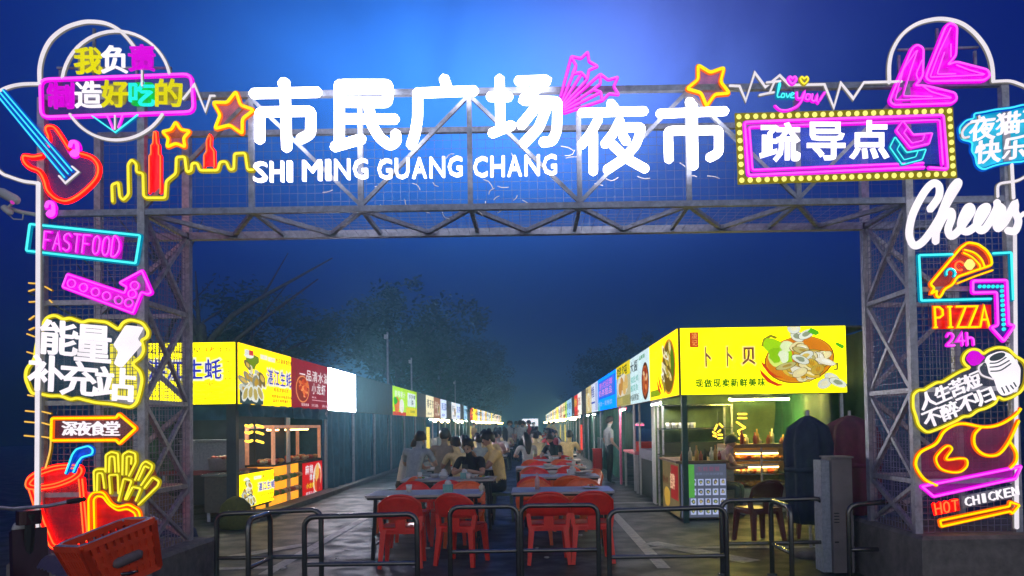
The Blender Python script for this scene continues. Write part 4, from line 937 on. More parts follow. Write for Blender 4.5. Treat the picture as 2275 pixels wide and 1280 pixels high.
CL = ((240, 226, 170), (226, 186, 60), (246, 240, 215), (206, 170, 60), (200, 190, 120))
for i in range(46):
    a = random.uniform(-2.8, 2.0); q = math.sqrt(random.random()) * .9; x, y = .735 + .15 * q * math.cos(a), .48 + .27 * q * math.sin(a); r_ = random.uniform(-.8, .8)
    bow += [(ell(x, y, .040, .082, r_, 12, .05), (120, 96, 30)), (ell(x, y, .037, .076, r_, 12, .05), random.choice(CL)), (ell(x + .004, y + .005, .018, .036, r_, 9, .15), random.choice(((250, 236, 170), (222, 160, 30), (180, 150, 60), (250, 250, 235))))]
    for k in (-1, 0, 1): bow += [([(x + .004 * k, y - .05), (x + .012 * k, y + .05), (x + .012 * k + .002, y + .05), (x + .004 * k + .002, y - .05)], (150, 120, 30))] if i % 3 == 0 else []
for (x, y, r_) in ((.70, .84, .2), (.755, .87, -.4), (.68, .96, 0), (.90, .22, .3), (.855, .14, -.2), (.935, .15, .5), (.745, .55, -.4), (.715, .50, .5)):
    bow += [(ell(x, y - .0, .042, .085, r_, 14), (96, 90, 50)), (ell(x, y, .039, .08, r_, 14), (232, 236, 220)), (ell(x, y + .005, .022, .042, r_, 10, .15), random.choice(((150, 160, 130), (226, 196, 90), (246, 240, 200))))]
bow = [([(min(max(u, .004), .996), min(max(v, .01), .985)) for u, v in p], c) for p, c in bow]
bow += [([(.475, .50), (.487, .41), (.52, .30), (.565, .24), (.61, .235), (.57, .265), (.535, .33), (.505, .42)], (222, 56, 10)), ([(.468, .37), (.478, .28), (.515, .17), (.57, .11), (.628, .125), (.58, .15), (.54, .20), (.505, .28)], (226, 50, 10)), ([(.49, .40), (.51, .33), (.515, .33), (.495, .40)], (250, 170, 90)), ([(.462, .44), (.468, .37), (.474, .36), (.467, .44)], (110, 130, 0)), ([(.475, .55), (.477, .48), (.483, .48), (.480, .55)], (110, 130, 0))]
bow += [(ell(.80, .90, .028, .06, .4, 9, .3), (90, 190, 20)), (ell(.955, .69, .018, .05, .4, 9, .3), (90, 190, 20)), (rect(.055, .70, .108, .925), (206, 66, 0))]
wd_ = [('卜', .130, .415, .180, .70, (236, 206, 150)), ('卜', .258, .415, .308, .70, (236, 206, 150)), ('贝', .365, .44, .445, .70, (236, 206, 150))]
sign_panel(SR1, mpf, nrf, (252, 240, 0), [(a[0], a[1]-.006, a[2]-.015, a[3]+.006, a[4]+.015, (252, 214, 140), .085) for a in wd_] + [(*a[:5], (120, 60, 14), .03) for a in wd_] + chars('现做现卖新鲜美味', .08, .105, .50, .235, (30, 112, 0), .055) + [('凌', .064, .82, .099, .91, (250, 170, 90), .02), ('记', .064, .72, .099, .81, (250, 170, 90), .02)], bow, stn=1.15)
LIT_TARP = pbr('yellow lit green tarpaulin', (.085, .125, .045), .7, 0, 3, .4, .3)  # green tarp with the yellow light on it put into the colour
drape_x(SR1, XR + .05, XR2 + .3, Y0R + 2.55, LIT_TARP, .03, 2.95, 'back_curtain')
drape(SR1, 1, Y0R + .1, Y0R + 2.6, XR2 + .4, LIT_TARP, .03, 2.95, 'side_curtain')
MB().box((XR2 - .3, Y0R + .03, ZS1 - .03), (XR2 + .4, Y0R + 2.6, ZS1 - .0)).build('roof_edge', BLACK, SR1)
MB().box((XR + .03, Y0R - .02, 0), (XR + .11, Y0R + .06, ZS0)).build('corner_post', pbr('green post', (.02, .07, .06), .5), SR1)
MB().bar((XR2 - .06, Y0R + .1, 0), (XR2 - .06, Y0R + .1, ZS0), .024).build('post', STEEL, SR1)
lamp_tube(SR1, (XR - .05, Y0R + 2.3, 1.88), (XR - .05, Y0R + 1.4, 1.88)); lamp_tube(SR1, (3.4, Y0R + 1.3, 1.92), (4.4, Y0R + 1.3, 1.92), emit('yellow glow fill tube', (255, 236, 110), 320))  # second tube added in yellow, for the glow under the clam sign
RW = [(1, 'stall with a pale blue 大酱 light box, next to the yellow clam stall'), (2, 'stall with a light box showing a plate of wonton over a fish tank'), (3, 'wide stall with a bright blue light box and pink characters'), (5, 'stall with a white and navy light box next to the wide blue one'), (6, 'stall with a light box showing noodles in a basket'), (7, 'closed stall with blank grey sign beside the noodle picture')]
for i, lab in RW:
    j = i + 2 if i == 3 else i + 1
    t = stall(1, yr(i), yr(j), lab, closed=i in (3, 7, 6), lamp=i in (2, 5, 6), tarp=TARPG); mp, nr = side_map(1, yr(i), yr(j))
    if i == 1: sign_panel(t, mp, nr, (214, 240, 246), chars('大酱', .06, .66, .5, .9, (50, 70, 80), .02) + chars('猪肚鸡', .1, .44, .55, .58, (120, 200, 190)) + chars('酸菜鱼', .1, .26, .55, .4, (120, 200, 190)) + chars('砂锅粥饭', .06, .06, .6, .2, (90, 110, 110)) + chars('一品鲜香', .55, .82, .95, .9, (30, 150, 90)), [(ell(.80, .40, .17, .36, 0, 18), (90, 40, 20)), (ell(.80, .40, .14, .30, 0, 16, .1), (190, 90, 40))] + [(ell(.8 + random.uniform(-.08, .08), .4 + random.uniform(-.2, .2), .04, .06, 0, 8, .2), random.choice(((230, 140, 70), (160, 50, 20), (240, 200, 150)))) for _ in range(14)], stn=1.1)
    if i == 2: sign_panel(t, mp, nr, (196, 190, 150), chars('馄饨', .1, .72, .9, .95, (60, 40, 0), .02), [(rect(0, .7, 1, 1), (250, 226, 0)), (ell(.45, .5, .4, .28, 0, 18), (236, 226, 210))] + [(ell(.3 + .15 * k, .42 + .12 * (k % 2), .11, .17, .3, 12, .1), random.choice(((230, 190, 110), (246, 220, 150), (210, 150, 70)))) for k in range(4)] + [(rect(.02, .02, .98, .24), (170, 160, 90)), (rect(.1, .05, .5, .2), (196, 180, 100))], stn=1.0)
    if i == 3: sign_panel(t, mp, nr, (0, 120, 255), chars('港式招牌', .12, .64, .88, .84, (226, 130, 250), .03) + chars('奶茶甜品', .12, .42, .88, .62, (240, 160, 250), .03) + chars('冰凉一夏畅饮', .08, .12, .9, .26, (150, 200, 250), .02), [([(.06, .36), (.94, .36), (.94, .90), (.06, .90)], (20, 90, 240)), ([(.08, .38), (.92, .38), (.92, .88), (.08, .88)], (70, 120, 250)), (rect(.0, .0, .14, .26), (90, 200, 210))], stn=1.1)
    if i == 5: sign_panel(t, mp, nr, (226, 232, 250), chars('烤鱼', .1, .5, .6, .9, (40, 50, 170), .03), [(rect(0, .3, .55, .36), (60, 80, 200)), (rect(.62, .05, .98, .95), (190, 200, 240))], stn=1.1)
    if i == 6: sign_panel(t, mp, nr, (222, 200, 130), chars('凉皮', .1, .76, .6, .95, (90, 60, 0)), [(ell(.5, .42, .36, .34, 0, 18), (250, 244, 225))] + [(ell(.3 + .1 * k, .4, .045, .3, 0, 10), random.choice(((240, 206, 110), (226, 180, 70), (250, 226, 150)))) for k in range(5)], stn=1.1)
    if i == 7: sign_panel(t, mp, nr, GREY, lit=False)
# the long rows behind ------------------------------------------------------
PAL = [((246, 236, 196), (120, 100, 60)), ((150, 90, 50), (250, 230, 200)), ((214, 226, 250), (60, 90, 190)), ((236, 236, 240), (90, 90, 110)), ((160, 206, 236), (30, 80, 130)), ((226, 40, 30), (250, 226, 60)), ((250, 220, 0), (206, 60, 0)), ((250, 206, 20), (160, 60, 0)), ((240, 190, 160), (150, 40, 20)), ((250, 246, 236), (206, 60, 40)), ((190, 226, 90), (40, 90, 20)), ((70, 150, 250), (240, 250, 255)), ((250, 226, 150), (170, 80, 0))]
NAMES = ['烤生蚝', '臭豆腐', '炒粉', '奶茶', '糖水', '烧烤', '牛杂', '炸串', '鱿鱼', '麻辣烫', '凉粉', '椰子冻', '煎饺']
LSEQ = [0, 1, 2, None, 3, 2, None, 4, None, 5, 6, 7]; RSEQ = [9, 5, None, 4, 4, 10, 12, 0, 8, 3]
LN = {0: 'cream', 1: 'brown', 2: 'pale blue', 3: 'white', 4: 'light blue', 5: 'red', 6: 'yellow', 7: 'golden yellow', 8: 'salmon', 9: 'warm white', 10: 'lime', 11: 'blue', 12: 'pale yellow'}
random.seed(21)
PROTO = {}
for side, y_of, i0, seq, rown in ((-1, yl, 8, LSEQ, 'left'), (1, yr, 8, RSEQ, 'right')):
    for k in range(31 if side < 0 else 30):
        i = i0 + k; c = seq[k] if k < len(seq) else random.choice((0, 3, 6, 7, 8, 9, 9, 12, 2, 3))
        far = k >= 10
        if not far:
            nm = 'blank grey' if c is None else LN[c]
            nx = seq[k + 1] if k + 1 < len(seq) else 9; pv = None if k == 0 else seq[k - 1]; lab = '%s sign stall of the %s row, between the %s and %s ones' % (nm, rown, 'grey' if pv is None else LN[pv], 'grey' if nx is None else LN[nx])
            t = stall(side, y_of(i), y_of(i + 1), lab, None, closed=c is None or k % 4 == 3, lamp=c is not None, tarp=TARPG)
            if c is None: mp, nr = side_map(side, y_of(i), y_of(i + 1)); sign_panel(t, mp, nr, GREY, lit=False)
            else:
                wordsign(t, side, y_of(i), y_of(i + 1), random.choice(NAMES), *PAL[c], pic='dish' if c in (1, 3, 8) else ('band' if c in (5, 12) else None), st=1.25)
                if k % 4 != 3:
                    s = -1 if side < 0 else 1; X = XL if side < 0 else XR
                    MB().box((min(X + s*.5, X + s*1.1), y_of(i) + .4, .0), (max(X + s*.5, X + s*1.1), y_of(i) + 2.3, .85)).build('counter', WHITEP, t)
                    MB().ball((X - s*.25, y_of(i) + 1.3, 1.80), .09).build('hanging_lamp', WARM, t, True)
                    if k % 3 == 0: MB().box((X - s*.02, y_of(i) + .3, .35), (X + s*.03, y_of(i) + 1.1, 1.5)).build('menu_lightbox', sheet(random.choice(((250, 250, 255), (255, 190, 60), (250, 70, 50), (250, 226, 90)))), t)
        else:
            key = (side, c)
            if key not in PROTO:
                t = stall(side, y_of(i), y_of(i + 1), 'x', closed=False, detail=False); wordsign(t, side, y_of(i), y_of(i + 1), random.choice(NAMES), *PAL[c], st=1.35)
                s = -1 if side < 0 else 1; X = XL if side < 0 else XR
                MB().ball((X - s*.25, y_of(i) + 1.3, 1.80), .10, 0, 6, 4).build('hanging_lamp', WARM, t, True)
                MB().box((min(X + s*.5, X + s*1.1), y_of(i) + .4, .0), (max(X + s*.5, X + s*1.1), y_of(i) + 2.3, .85)).build('counter', pbr('counter', (.4, .3, .2), .6), t)
                PROTO[key] = t
            else:
                t = dup(PROTO[key], (XL if side < 0 else XR, y_of(i), 0))
            relabel(t, 'small distant stall with %s sign far down the %s row' % (LN[c], rown), 'distant stalls far down the %s row' % rown)
t = thing('end_sign', 'bright white lit banner closing the far end of the aisle', 'sign', (-.6, 112, 0))
MB().box((-1.5, 112, 1.3), (1.1, 112.1, 2.4)).build('banner', emit('end banner', (245, 245, 255), 2.2), t)
for x in (-1.45, 1.05): MB().bar((x, 112.05, 0), (x, 112.05, 2.5), .06).build('post', STEEL, t)

# ------------------------------------------------------------------ goods and furniture in the two front stalls
def food(mb, x0, x1, y0, y1, z, n, r, mi):
    for _ in range(n): mb.ball((random.uniform(x0, x1), random.uniform(y0, y1), z + r * .5), r * random.uniform(.7, 1.2), random.choice(mi), 6, 4, (1, 1, .7))
FOODM = [pbr('food amber', (.55, .26, .05), .5, 0, 40, .4), pbr('food red', (.45, .06, .02), .5, 0, 40, .4), pbr('food cream', (.6, .5, .3), .5, 0, 40, .3), pbr('food green', (.12, .28, .04), .5, 0, 40, .4)]
random.seed(31)
XLs = XL - .05
mp_c = lambda u, v: Vector((XLs + .03, 12.42 + 1.62 * u, .20 + .58 * v))
t = thing('serving_counter', 'low stall counter fronted by a small yellow oyster sign, below the first yellow light box', 'counter', (XLs, 13.2, 0))
MB().box((XLs - .55, 12.42, .16), (XLs - .0, 14.04, .76)).build('cabinet', pbr('brown cabinet', (.10, .08, .06), .6), t)
MB().box((XLs - .60, 12.40, .765), (XLs + .03, 14.06, .80)).build('counter_top', INOX, t)
for x in (XLs - .5, XLs - .06):
    for y in (12.48, 13.98): MB().bar((x, y, 0), (x, y, .16), .025).build('leg', STEEL, t)
w_ = chars('湛江生蚝', .46, .42, .97, .66, BLU, .025)
sign_panel(t, mp_c, (1, 0, 0), (250, 212, 0), [(a[0], a[1]-.01, a[2]-.03, a[3]+.01, a[4]+.03, (250, 246, 235), .075) for a in w_] + w_ + chars('霸王江生活', .56, .80, .95, .9, (110, 80, 0)) + chars('鲜香浓郁现烤现', .5, .24, .92, .32, (200, 120, 0)) + chars('蒜香生蚝鲜嫩汁', .5, .1, .92, .18, (200, 120, 0)), oyster_pic(.02, .40) + [(rect(.30, .8, .52, .9), (250, 248, 230))], stn=1.3)
t = thing('display_case', 'orange framed glass grill case glowing over the stall counter', 'display case', (XLs, 15.7, 0))
fo = pbr('orange frame', (.55, .24, .13), .45, 0, 12, .2, 0, .55)  # frame bars given emission of their own so they look lit
for a, b in (((XLs, 14.15, .86), (XLs, 14.15, 1.60)), ((XLs, 17.2, .86), (XLs, 17.2, 1.60)), ((XLs, 14.15, 1.58), (XLs, 17.2, 1.58)), ((XLs - .5, 14.15, .86), (XLs - .5, 14.15, 1.6)), ((XLs - .5, 17.2, .86), (XLs - .5, 17.2, 1.6)), ((XLs - .5, 14.15, 1.58), (XLs, 14.15, 1.58)), ((XLs - .5, 17.2, 1.58), (XLs, 17.2, 1.58)), ((XLs - .5, 14.15, 1.58), (XLs - .5, 17.2, 1.58))):
    MB().bar(a, b, .03).build('frame_bar', fo, t)
MB().box((XLs - .52, 14.1, .82), (XLs + .02, 17.25, .86)).build('shelf', INOX, t)
MB().box((XLs - .5, 14.15, .03), (XLs - .02, 15.72, .82)).build('case_body', emit('glowing case', (255, 160, 40), 1.5), t)  # solid body emits in place of a lit inside
MB().box((XLs - .5, 15.76, .03), (XLs - .02, 17.2, .82)).build('cabinet', pbr('brown cabinet', (.10, .08, .06), .6), t)
mb = MB(); food(mb, XLs - .03, XLs + .03, 14.2, 15.7, .28, 60, .07, (0, 1, 2, 3)); food(mb, XLs - .03, XLs + .03, 14.2, 15.7, .55, 50, .07, (0, 2, 2, 3)); mb.build('food', FOODM, t, True)['kind'] = 'stuff'
mb = MB(); food(mb, XLs - .45, XLs - .04, 14.3, 17.1, .88, 90, .06, (0, 1, 1, 2)); mb.build('skewers_food', FOODM, t, True)['kind'] = 'stuff'
lamp_tube(t, (XLs - .2, 14.4, 1.52), (XLs - .2, 17.0, 1.52), emit('warm case lamp', (255, 180, 100), 24))
mp_r = lambda u, v: Vector((XLs + .045, 15.78 + 1.46 * u, .04 + .76 * v))
t = thing('poster_board', 'red lit poster with a crayfish picture and white characters on the stall front', 'poster', (XLs, 16.5, 0))
sign_panel(t, mp_r, (1, 0, 0), (200, 20, 24), chars('麻辣', .06, .66, .46, .93, (250, 240, 245), .03) + chars('清水', .25, .48, .55, .66, (236, 240, 250), .03) + chars('小龙虾', .08, .26, .5, .42, (250, 226, 0), .02) + chars('鲜香入味', .05, .06, .5, .18, (230, 200, 210)), [(ell(.72, .52, .22, .44, -.15, 16, .06), (250, 226, 210)), (ell(.73, .46, .17, .36, -.15, 14, .08), (230, 90, 40)), (ell(.71, .66, .1, .26, -.1, 12, .1), (250, 190, 90)), (ell(.76, .30, .1, .18, 0, 12, .2), (190, 30, 20))], name='poster', stn=1.2)
t = thing('led_ornament', 'little orange LED tubes stacked in two columns hanging in the left stall', 'light ornament', (-5.1, 13.0, 1.4)); gl = emit('gold led', (255, 206, 60), 3)
for k, zz in enumerate((0, -.12, -.27)):
    for s_ in (-1, 1): c = at(565, 947, 13.0) + Vector((s_ * .095, 0, zz)); MB().tube([c + Vector((-.055, 0, .015)), c, c + Vector((.055, 0, -.02 * s_))], .022, None, False, 6).build('led_tube', gl, t, True)
c = at(565, 947, 13.0); MB().bar(c + Vector((0, .03, .1)), c + Vector((0, .03, -.65)), .012).build('stem', BLACK, t)
t = thing('storage_box', 'white plastic box on the red table at the side of the left stall', 'box', (-6.0, 13.6, .7)); MB().rbox((-6.35, 13.4, .82), (-5.35, 13.9, 1.32), .05).build('body', pbr('grey white box', (.30, .31, .35), .5), t); MB().rbox((-6.38, 13.37, 1.325), (-5.32, 13.93, 1.36), .06).build('lid', pbr('grey white box', (.30, .31, .35), .5), t)
t = thing('side_table', 'red topped side table carrying the white plastic box', 'table', (-6.0, 13.6, 0)); MB().box((-6.6, 13.2, .74), (-5.2, 14.1, .815)).build('table_top', pbr('dull red', (.26, .04, .04), .5), t)
for x in (-6.55, -5.25):
    for y in (13.26, 14.04): MB().bar((x, y, 0), (x, y, .74), .025).build('leg', STEEL, t)
t = thing('plastic_tub', 'clear plastic tub of skewers on the end of the red side table', 'tub', (-5.5, 13.2, .82)); MB().lathe([(.16, .82), (.19, 1.02), (.20, 1.04)], (-5.55, 13.2, 0), 14).build('tub', pbr('milky plastic', (.35, .28, .28), .3), t, True)
mb = MB(); food(mb, -5.7, -5.4, 13.06, 13.34, 1.02, 16, .05, (0, 1, 1, 2)); mb.build('skewers_food', FOODM, t, True)['kind'] = 'stuff'
def sack(label, x, y, w, h, m, tilt=0):
    mb = MB(); mb.lathe([(w*.5, 0), (w*.56, h*.1), (w*.58, h*.4), (w*.5, h*.75), (w*.28, h*.93), (w*.10, h)], (x, y, 0), 14, 0, 5, .06); o = mb.build('sack', m, None, True, (x, y, 0)); tag(o, label, 'sack'); o.rotation_euler = (tilt, tilt * .5, 0)
sack('pale brown sack leaning by the left tower', -5.25, 10.4, .5, .75, pbr('jute', (.16, .12, .07), .9, 0, 40, .4), .2); sack('small brown sack behind the left barrier hoop', -4.9, 10.0, .42, .48, pbr('jute', (.16, .12, .07), .9, 0, 40, .4)); sack('dark blue bag beside the brown sacks', -4.55, 9.6, .4, .36, pbr('dark blue bag', (.02, .03, .09), .7), .1); sack('olive green bag under the yellow oyster counter', -4.62, 11.6, .42, .5, pbr('olive', (.11, .12, .02), .8))
t = thing('ramp', 'grey wooden ramp along the front of the left stalls', 'ramp', (-4.7, 14, 0)); MB().box((-4.86, 12.5, .012), (-4.52, 17.7, .11)).build('ramp_board', pbr('ramp wood', (.12, .10, .09), .8, 0, 6, .4), t)

# right front stall
t = thing('menu_counter', 'corner counter covered by a picture menu, under the yellow clam light box', 'counter', (2.28, 11.7, 0))
MB().box((2.33, 11.74, .02), (3.06, 13.2, .90)).build('cabinet', pbr('brown cabinet', (.10, .08, .06), .6), t); MB().box((2.26, 11.68, .90), (3.10, 13.25, .935)).build('counter_top', pbr('wood top', (.2, .12, .07), .5), t)
sg = []
for r_ in range(4):
    for q in range(6):
        u, v = .04 + q * .16, .06 + r_ * .18; c_ = random.choice(((70, 80, 96), (90, 110, 80), (50, 60, 60), (120, 110, 90), (60, 90, 60), (96, 80, 70)))
        sg += [(rect(u, v, u + .12, v + .12), (176, 186, 226)), (ell(u + .06, v + .065, .04, .04, 0, 8, .3), c_), (ell(u + .065, v + .06, .02, .02, 0, 7, .3), (180, 170, 120))]
sign_panel(t, lambda u, v: Vector((2.34 + .72 * u, 11.735, .04 + .85 * v)), (0, -1, 0), (160, 168, 204), chars('生蚝套餐', .34, .86, .84, .95, (130, 70, 100)) + chars('烧烤小炒海鲜砂锅', .3, .79, .9, .84, (110, 120, 150)), sg + [(rect(.12, .38, .28, .99), (84, 160, 70))], stn=.26, name='menu_board')
sign_panel(t, lambda u, v: Vector((2.325, 13.2 - 1.42 * u, .04 + .85 * v)), (-1, 0, 0), (150, 130, 90), chars('特色小吃', .1, .55, .5, .7, (90, 50, 30)) + chars('招牌', .62, .5, .92, .8, (240, 190, 150), .02), [(rect(.55, .30, .99, .95), (150, 40, 40)), (ell(.3, .3, .2, .2, 0, 12, .1), (190, 150, 60))], stn=.5, name='side_board')
def bottle(x, y, z, h, r, m, lab, grp):
    o = MB().lathe([(r, 0), (r, h*.6), (r*.4, h*.78), (r*.4, h), (r*.1, h*1.01)], (x, y, z), 8).build('bottle', m, None, True, (x, y, z)); tag(o, lab, 'bottle', grp)
BM = [pbr('sauce red', (.3, .03, .02), .3), pbr('sauce amber', (.4, .2, .04), .3), pbr('jar cream', (.5, .46, .36), .3), pbr('dark bottle', (.03, .03, .02), .25)]
for k in range(9): bottle(2.38 + .078 * k, 11.80 + .06 * (k % 3), .935, .15 + .03 * (k % 4), .032, BM[(k * 3) % 4], 'small sauce bottle or jar crowded on the menu counter', 'sauce bottles on the menu counter')
t = thing('glass_rack', 'tall glass rack of skewers and white cups behind the menu counter', 'rack', (2.3, 13.4, 0))
for x in (2.36, 3.6):
    for y in (13.35, 13.85): MB().bar((x, y, 0), (x, y, 1.86), .016).build('rack_post', STEEL, t)
for z in (.95, 1.42, 1.84): MB().box((2.34, 13.33, z), (3.62, 13.87, z + .02)).build('shelf', INOX, t)
for k in range(10): MB().lathe([(.035, 0), (.045, .1)], (2.5 + .11 * (k % 5), 13.5 + .1 * (k // 5), 1.44), 8).build('cup', WHITEP, t, True)
MB().box((2.42, 13.6, .98), (3.5, 13.8, 1.18)).build('tray', BLACK, t)
t = thing('food_cart', 'heated display cart glowing orange with two shelves of fried food', 'food cart', (3.9, 12.6, 0))
x0, x1, yc = 3.26, 4.36, 12.5
MB().box((x0, yc, .02), (x1, yc + .6, .42)).build('cart_base', pbr('cart steel', (.35, .33, .30), .4, .5), t); MB().box((x0, yc, 1.10), (x1, yc + .6, 1.16)).build('cart_top', pbr('wood top', (.2, .12, .07), .5), t); MB().box((x0, yc + .56, .42), (x1, yc + .6, 1.10)).build('back_panel', pbr('cart back', (.5, .3, .1), .5), t)
MB().box((x0, yc, .42), (x0 + .13, yc + .56, 1.1)).build('side_panel', pbr('cart steel', (.35, .33, .30), .4, .5), t); MB().box((x1 - .04, yc, .42), (x1, yc + .56, 1.1)).build('side_panel', pbr('cart steel', (.35, .33, .30), .4, .5), t); MB().bar((3.86, yc + .02, .42), (3.86, yc + .02, 1.1), .014).build('mullion', STEEL, t)
for z in (.64, .87):
    MB().box((x0 + .14, yc + .06, z), (x1 - .05, yc + .55, z + .02)).build('shelf', INOX, t); lamp_tube(t, (x0 + .2, yc + .10, z + .13), (x1 - .2, yc + .10, z + .13), emit('warm case lamp strong', (255, 196, 100), 22))
mb = MB(); food(mb, x0 + .2, x1 - .1, yc + .1, yc + .5, .45, 50, .07, (0, 0, 1, 2)); food(mb, x0 + .2, x1 - .1, yc + .1, yc + .5, .67, 40, .06, (0, 1, 1, 2)); food(mb, x0 + .2, x1 - .1, yc + .1, yc + .5, .9, 30, .06, (0, 0, 1)); mb.build('fried_food', FOODM, t, True)['kind'] = 'stuff'
for k in range(14): bottle(3.34 + .074 * k, 12.6 + .12 * (k % 3), 1.16, .10 + .05 * (k % 4), .036, BM[(k * 5 + k // 3) % 4], 'jar or bottle in the cluttered line on top of the heated cart', 'jars on the food cart')
for pts, lab, px0 in (([((1640,920),(1658,920)), ((1640,929),(1658,929)), ((1637,938),(1655,950)), ((1655,950),(1640,958)), ((1640,958),(1644,966)), ((1644,966),(1657,968)), ((1642,974),(1656,978))], 'zigzag orange LED ornament hanging above the heated cart', (1648, 945)),
                      ([((1588,955),(1593,944)), ((1599,942),(1605,948)), ((1584,960),(1590,964)), ((1595,960),(1600,956)), ((1596,966),(1604,966)), ((1596,974),(1604,973)), ((1585,968),(1591,970))], 'broken ring of orange LED strokes hanging in the right stall', (1595, 960))):
    t = thing('led_ornament', lab, 'light ornament', at(*px0, 12.9))
    for a, b in pts: MB().tube([at(*a, 12.9), at(*b, 12.9)], .016, None, False, 6).build('led_tube', gl, t, True)
    MB().bar(at(px0[0], 985, 12.95), at(px0[0], 915, 12.95), .008).build('stem', BLACK, t)
MB_ = MB().lathe([(.10, 0), (.12, .02), (.12, .16), (.09, .18)], (4.28, 12.1, .58), 12).build('red_tub', RED, None, True, (4.28, 12.1, .58)); tag(MB_, 'small red tub on the stand right of the heated cart', 'tub')
t = thing('tub_stand', 'low steel stand holding the red tub next to the heated cart', 'stand', (4.28, 12.1, 0)); MB().box((4.05, 11.9, .54), (4.5, 12.3, .575)).build('stand_top', INOX, t)
for x in (4.08, 4.47):
    for y in (11.93, 12.27): MB().bar((x, y, 0), (x, y, .54), .015).build('leg', STEEL, t)

def parasol(label, x, y, h, r, m, base=True):
    t = thing('closed_parasol', label, 'parasol', (x, y, 0))
    MB().lathe([(.22, 0.0), (.22, .06), (.05, .10)], (x, y, 0), 16).build('base', CONC, t, True); MB().bar((x, y, .05), (x, y, h + .06), .02, None, 8).build('pole', STEEL, t)
    MB().lathe([(r*.72, .38), (r*.95, .6), (r, h*.62), (r*1.04, h*.8), (r*.85, h*.92), (r*.3, h*.985), (.03, h)], (x, y, 0), 32, 0, 8, .13).build('canopy', m, t, True)
    MB().lathe([(r*1.02, h*.60), (r*1.06, h*.62), (r*1.02, h*.64)], (x, y, 0), 24, 0, 8, .10).build('tie_strap', m, t, True)
parasol('closed navy parasol standing behind the white box', 3.16, 8.5, 1.60, .25, pbr('navy cloth', (.022, .028, .07), .8, 0, 5, .4, .2))
parasol('closed maroon parasol behind the white box, near the right tower', 3.98, 9.3, 1.60, .34, pbr('maroon cloth', (.16, .022, .06), .8, 0, 5, .4, .2))
t = thing('white_cabinet', 'tall white box standing by the barrier hoops, in front of the maroon parasol', 'cabinet', (3.05, 7.5, 0))
mb = MB(); BOXM = pbr('off white sheet', (.22, .20, .20), .55, 0, 6, .15); mb.box((3.0, 7.45, .02), (3.2, 7.72, 1.16)); mb.build('body', BOXM, t); MB().box((2.985, 7.435, 1.163), (3.215, 7.735, 1.18)).build('top', BOXM, t)
MB().box((2.91, 7.50, .02), (2.996, 7.70, 1.14)).build('side_door', pbr('pale blue board', (.32, .37, .43), .5), t)
for k in range(4): MB().box((3.01, 7.444, .52 + .03 * k), (3.01 + .05, 7.449, .53 + .03 * k)).build('vent_slot', BLACK, t)
MB().box((3.01, 7.444, .32), (3.05, 7.449, .335)).build('handle', BLACK, t)

# ------------------------------------------------------------------ barrier hoops
def hoop(label, pa, pb, Ya, Yb, grp='steel barrier hoops across the gate'):
    a = at(*pa, Ya); b = at(*pb, Yb); za = a.z; zb = b.z; d = (b - a); d.z = 0; L = d.length; d.normalize(); r = .09
    t = thing('barrier_hoop', label, 'barrier', (a.x, a.y, 0), grp)
    P = [(0, 0)]; path = [Vector((a.x, a.y, 0)), Vector((a.x, a.y, za - r))]
    for k in range(1, 6): q = R(18 * k); path.append(Vector((a.x, a.y, za - r)) + d * (r - r * math.cos(q)) + Vector((0, 0, r * math.sin(q))))
    for k in range(5): q = R(18 * k); path.append(Vector((b.x, b.y, zb - r)) - d * (r - r * math.sin(q)) + Vector((0, 0, r * math.cos(q))) + Vector((0, 0, 0)))
    path.append(Vector((b.x, b.y, zb - r))); path.append(Vector((b.x, b.y, 0)))
    MB().tube(path, .024, None, False, 10).build('hoop_tube', INOX, t, True)
    zr_ = min(za, zb) * .42; MB().tube([Vector((a.x, a.y, zr_)) + d * .03, Vector((b.x, b.y, zr_)) - d * .03], .02, None, False, 8).build('lower_rail', INOX, t, True)
    for p in (a, b): MB().lathe([(.05, .003), (.05, .012), (.03, .016)], (p.x, p.y, 0), 12).build('foot_plate', INOX, t, True)
hoop('barrier hoop furthest left, beside the left footing block', (481,1142), (713,1133), 7.2, 7.2)
hoop('short barrier hoop running away from the camera at the left end', (551,1155), (600,1139), 6.62, 7.14)
hoop('left barrier hoop in front of the table with two red chairs', (676,1149), (926,1142), 6.75, 6.75)
hoop('middle barrier hoop in the gap between the two front tables', (999,1127), (1150,1125), 7.3, 7.3)
hoop('barrier hoop in front of the right pair of red chairs', (1157,1124), (1328,1122), 7.3, 7.3)
hoop('barrier hoop between the red chairs and the menu counter', (1352,1135), (1612,1127), 6.9, 6.9)
hoop('barrier hoop in front of the heated cart', (1602,1113), (1831,1108), 7.55, 7.55)
hoop('short barrier hoop running towards the camera before the heated cart', (1712,1112), (1756,1127), 7.5, 6.95)
hoop('barrier hoop furthest right, between the white box and the right block', (1884,1121), (2010,1113), 7.1, 7.1)

# ------------------------------------------------------------------ tables, chairs, stools
LEGM = pbr('black steel leg', (.025, .025, .028), .4, .4)
def make_table(x, y, label, group=None, w=1.3, d=.72, rz=0):
    t = thing('folding_table', label, 'table', (0, 0, 0), group)
    MB().rbox((-w/2, -d/2, .725), (w/2, d/2, .752), .03).build('table_top', TABLE, t)
    MB().rbox((-w/2 + .02, -d/2 + .02, .70), (w/2 - .02, d/2 - .02, .724), .03).build('apron', LEGM, t)
    for sx in (-1, 1):
        for sy in (-1, 1): MB().bar((sx * (w/2 - .08), sy * (d/2 - .07), 0), (sx * (w/2 - .12), sy * (d/2 - .07), .70), .02).build('leg', LEGM, t)
        MB().bar((sx * (w/2 - .09), -d/2 + .09, .16), (sx * (w/2 - .09), d/2 - .09, .16), .012).build('stretcher', LEGM, t)
    t.location = (x, y, 0); t.rotation_euler.z = rz; return t
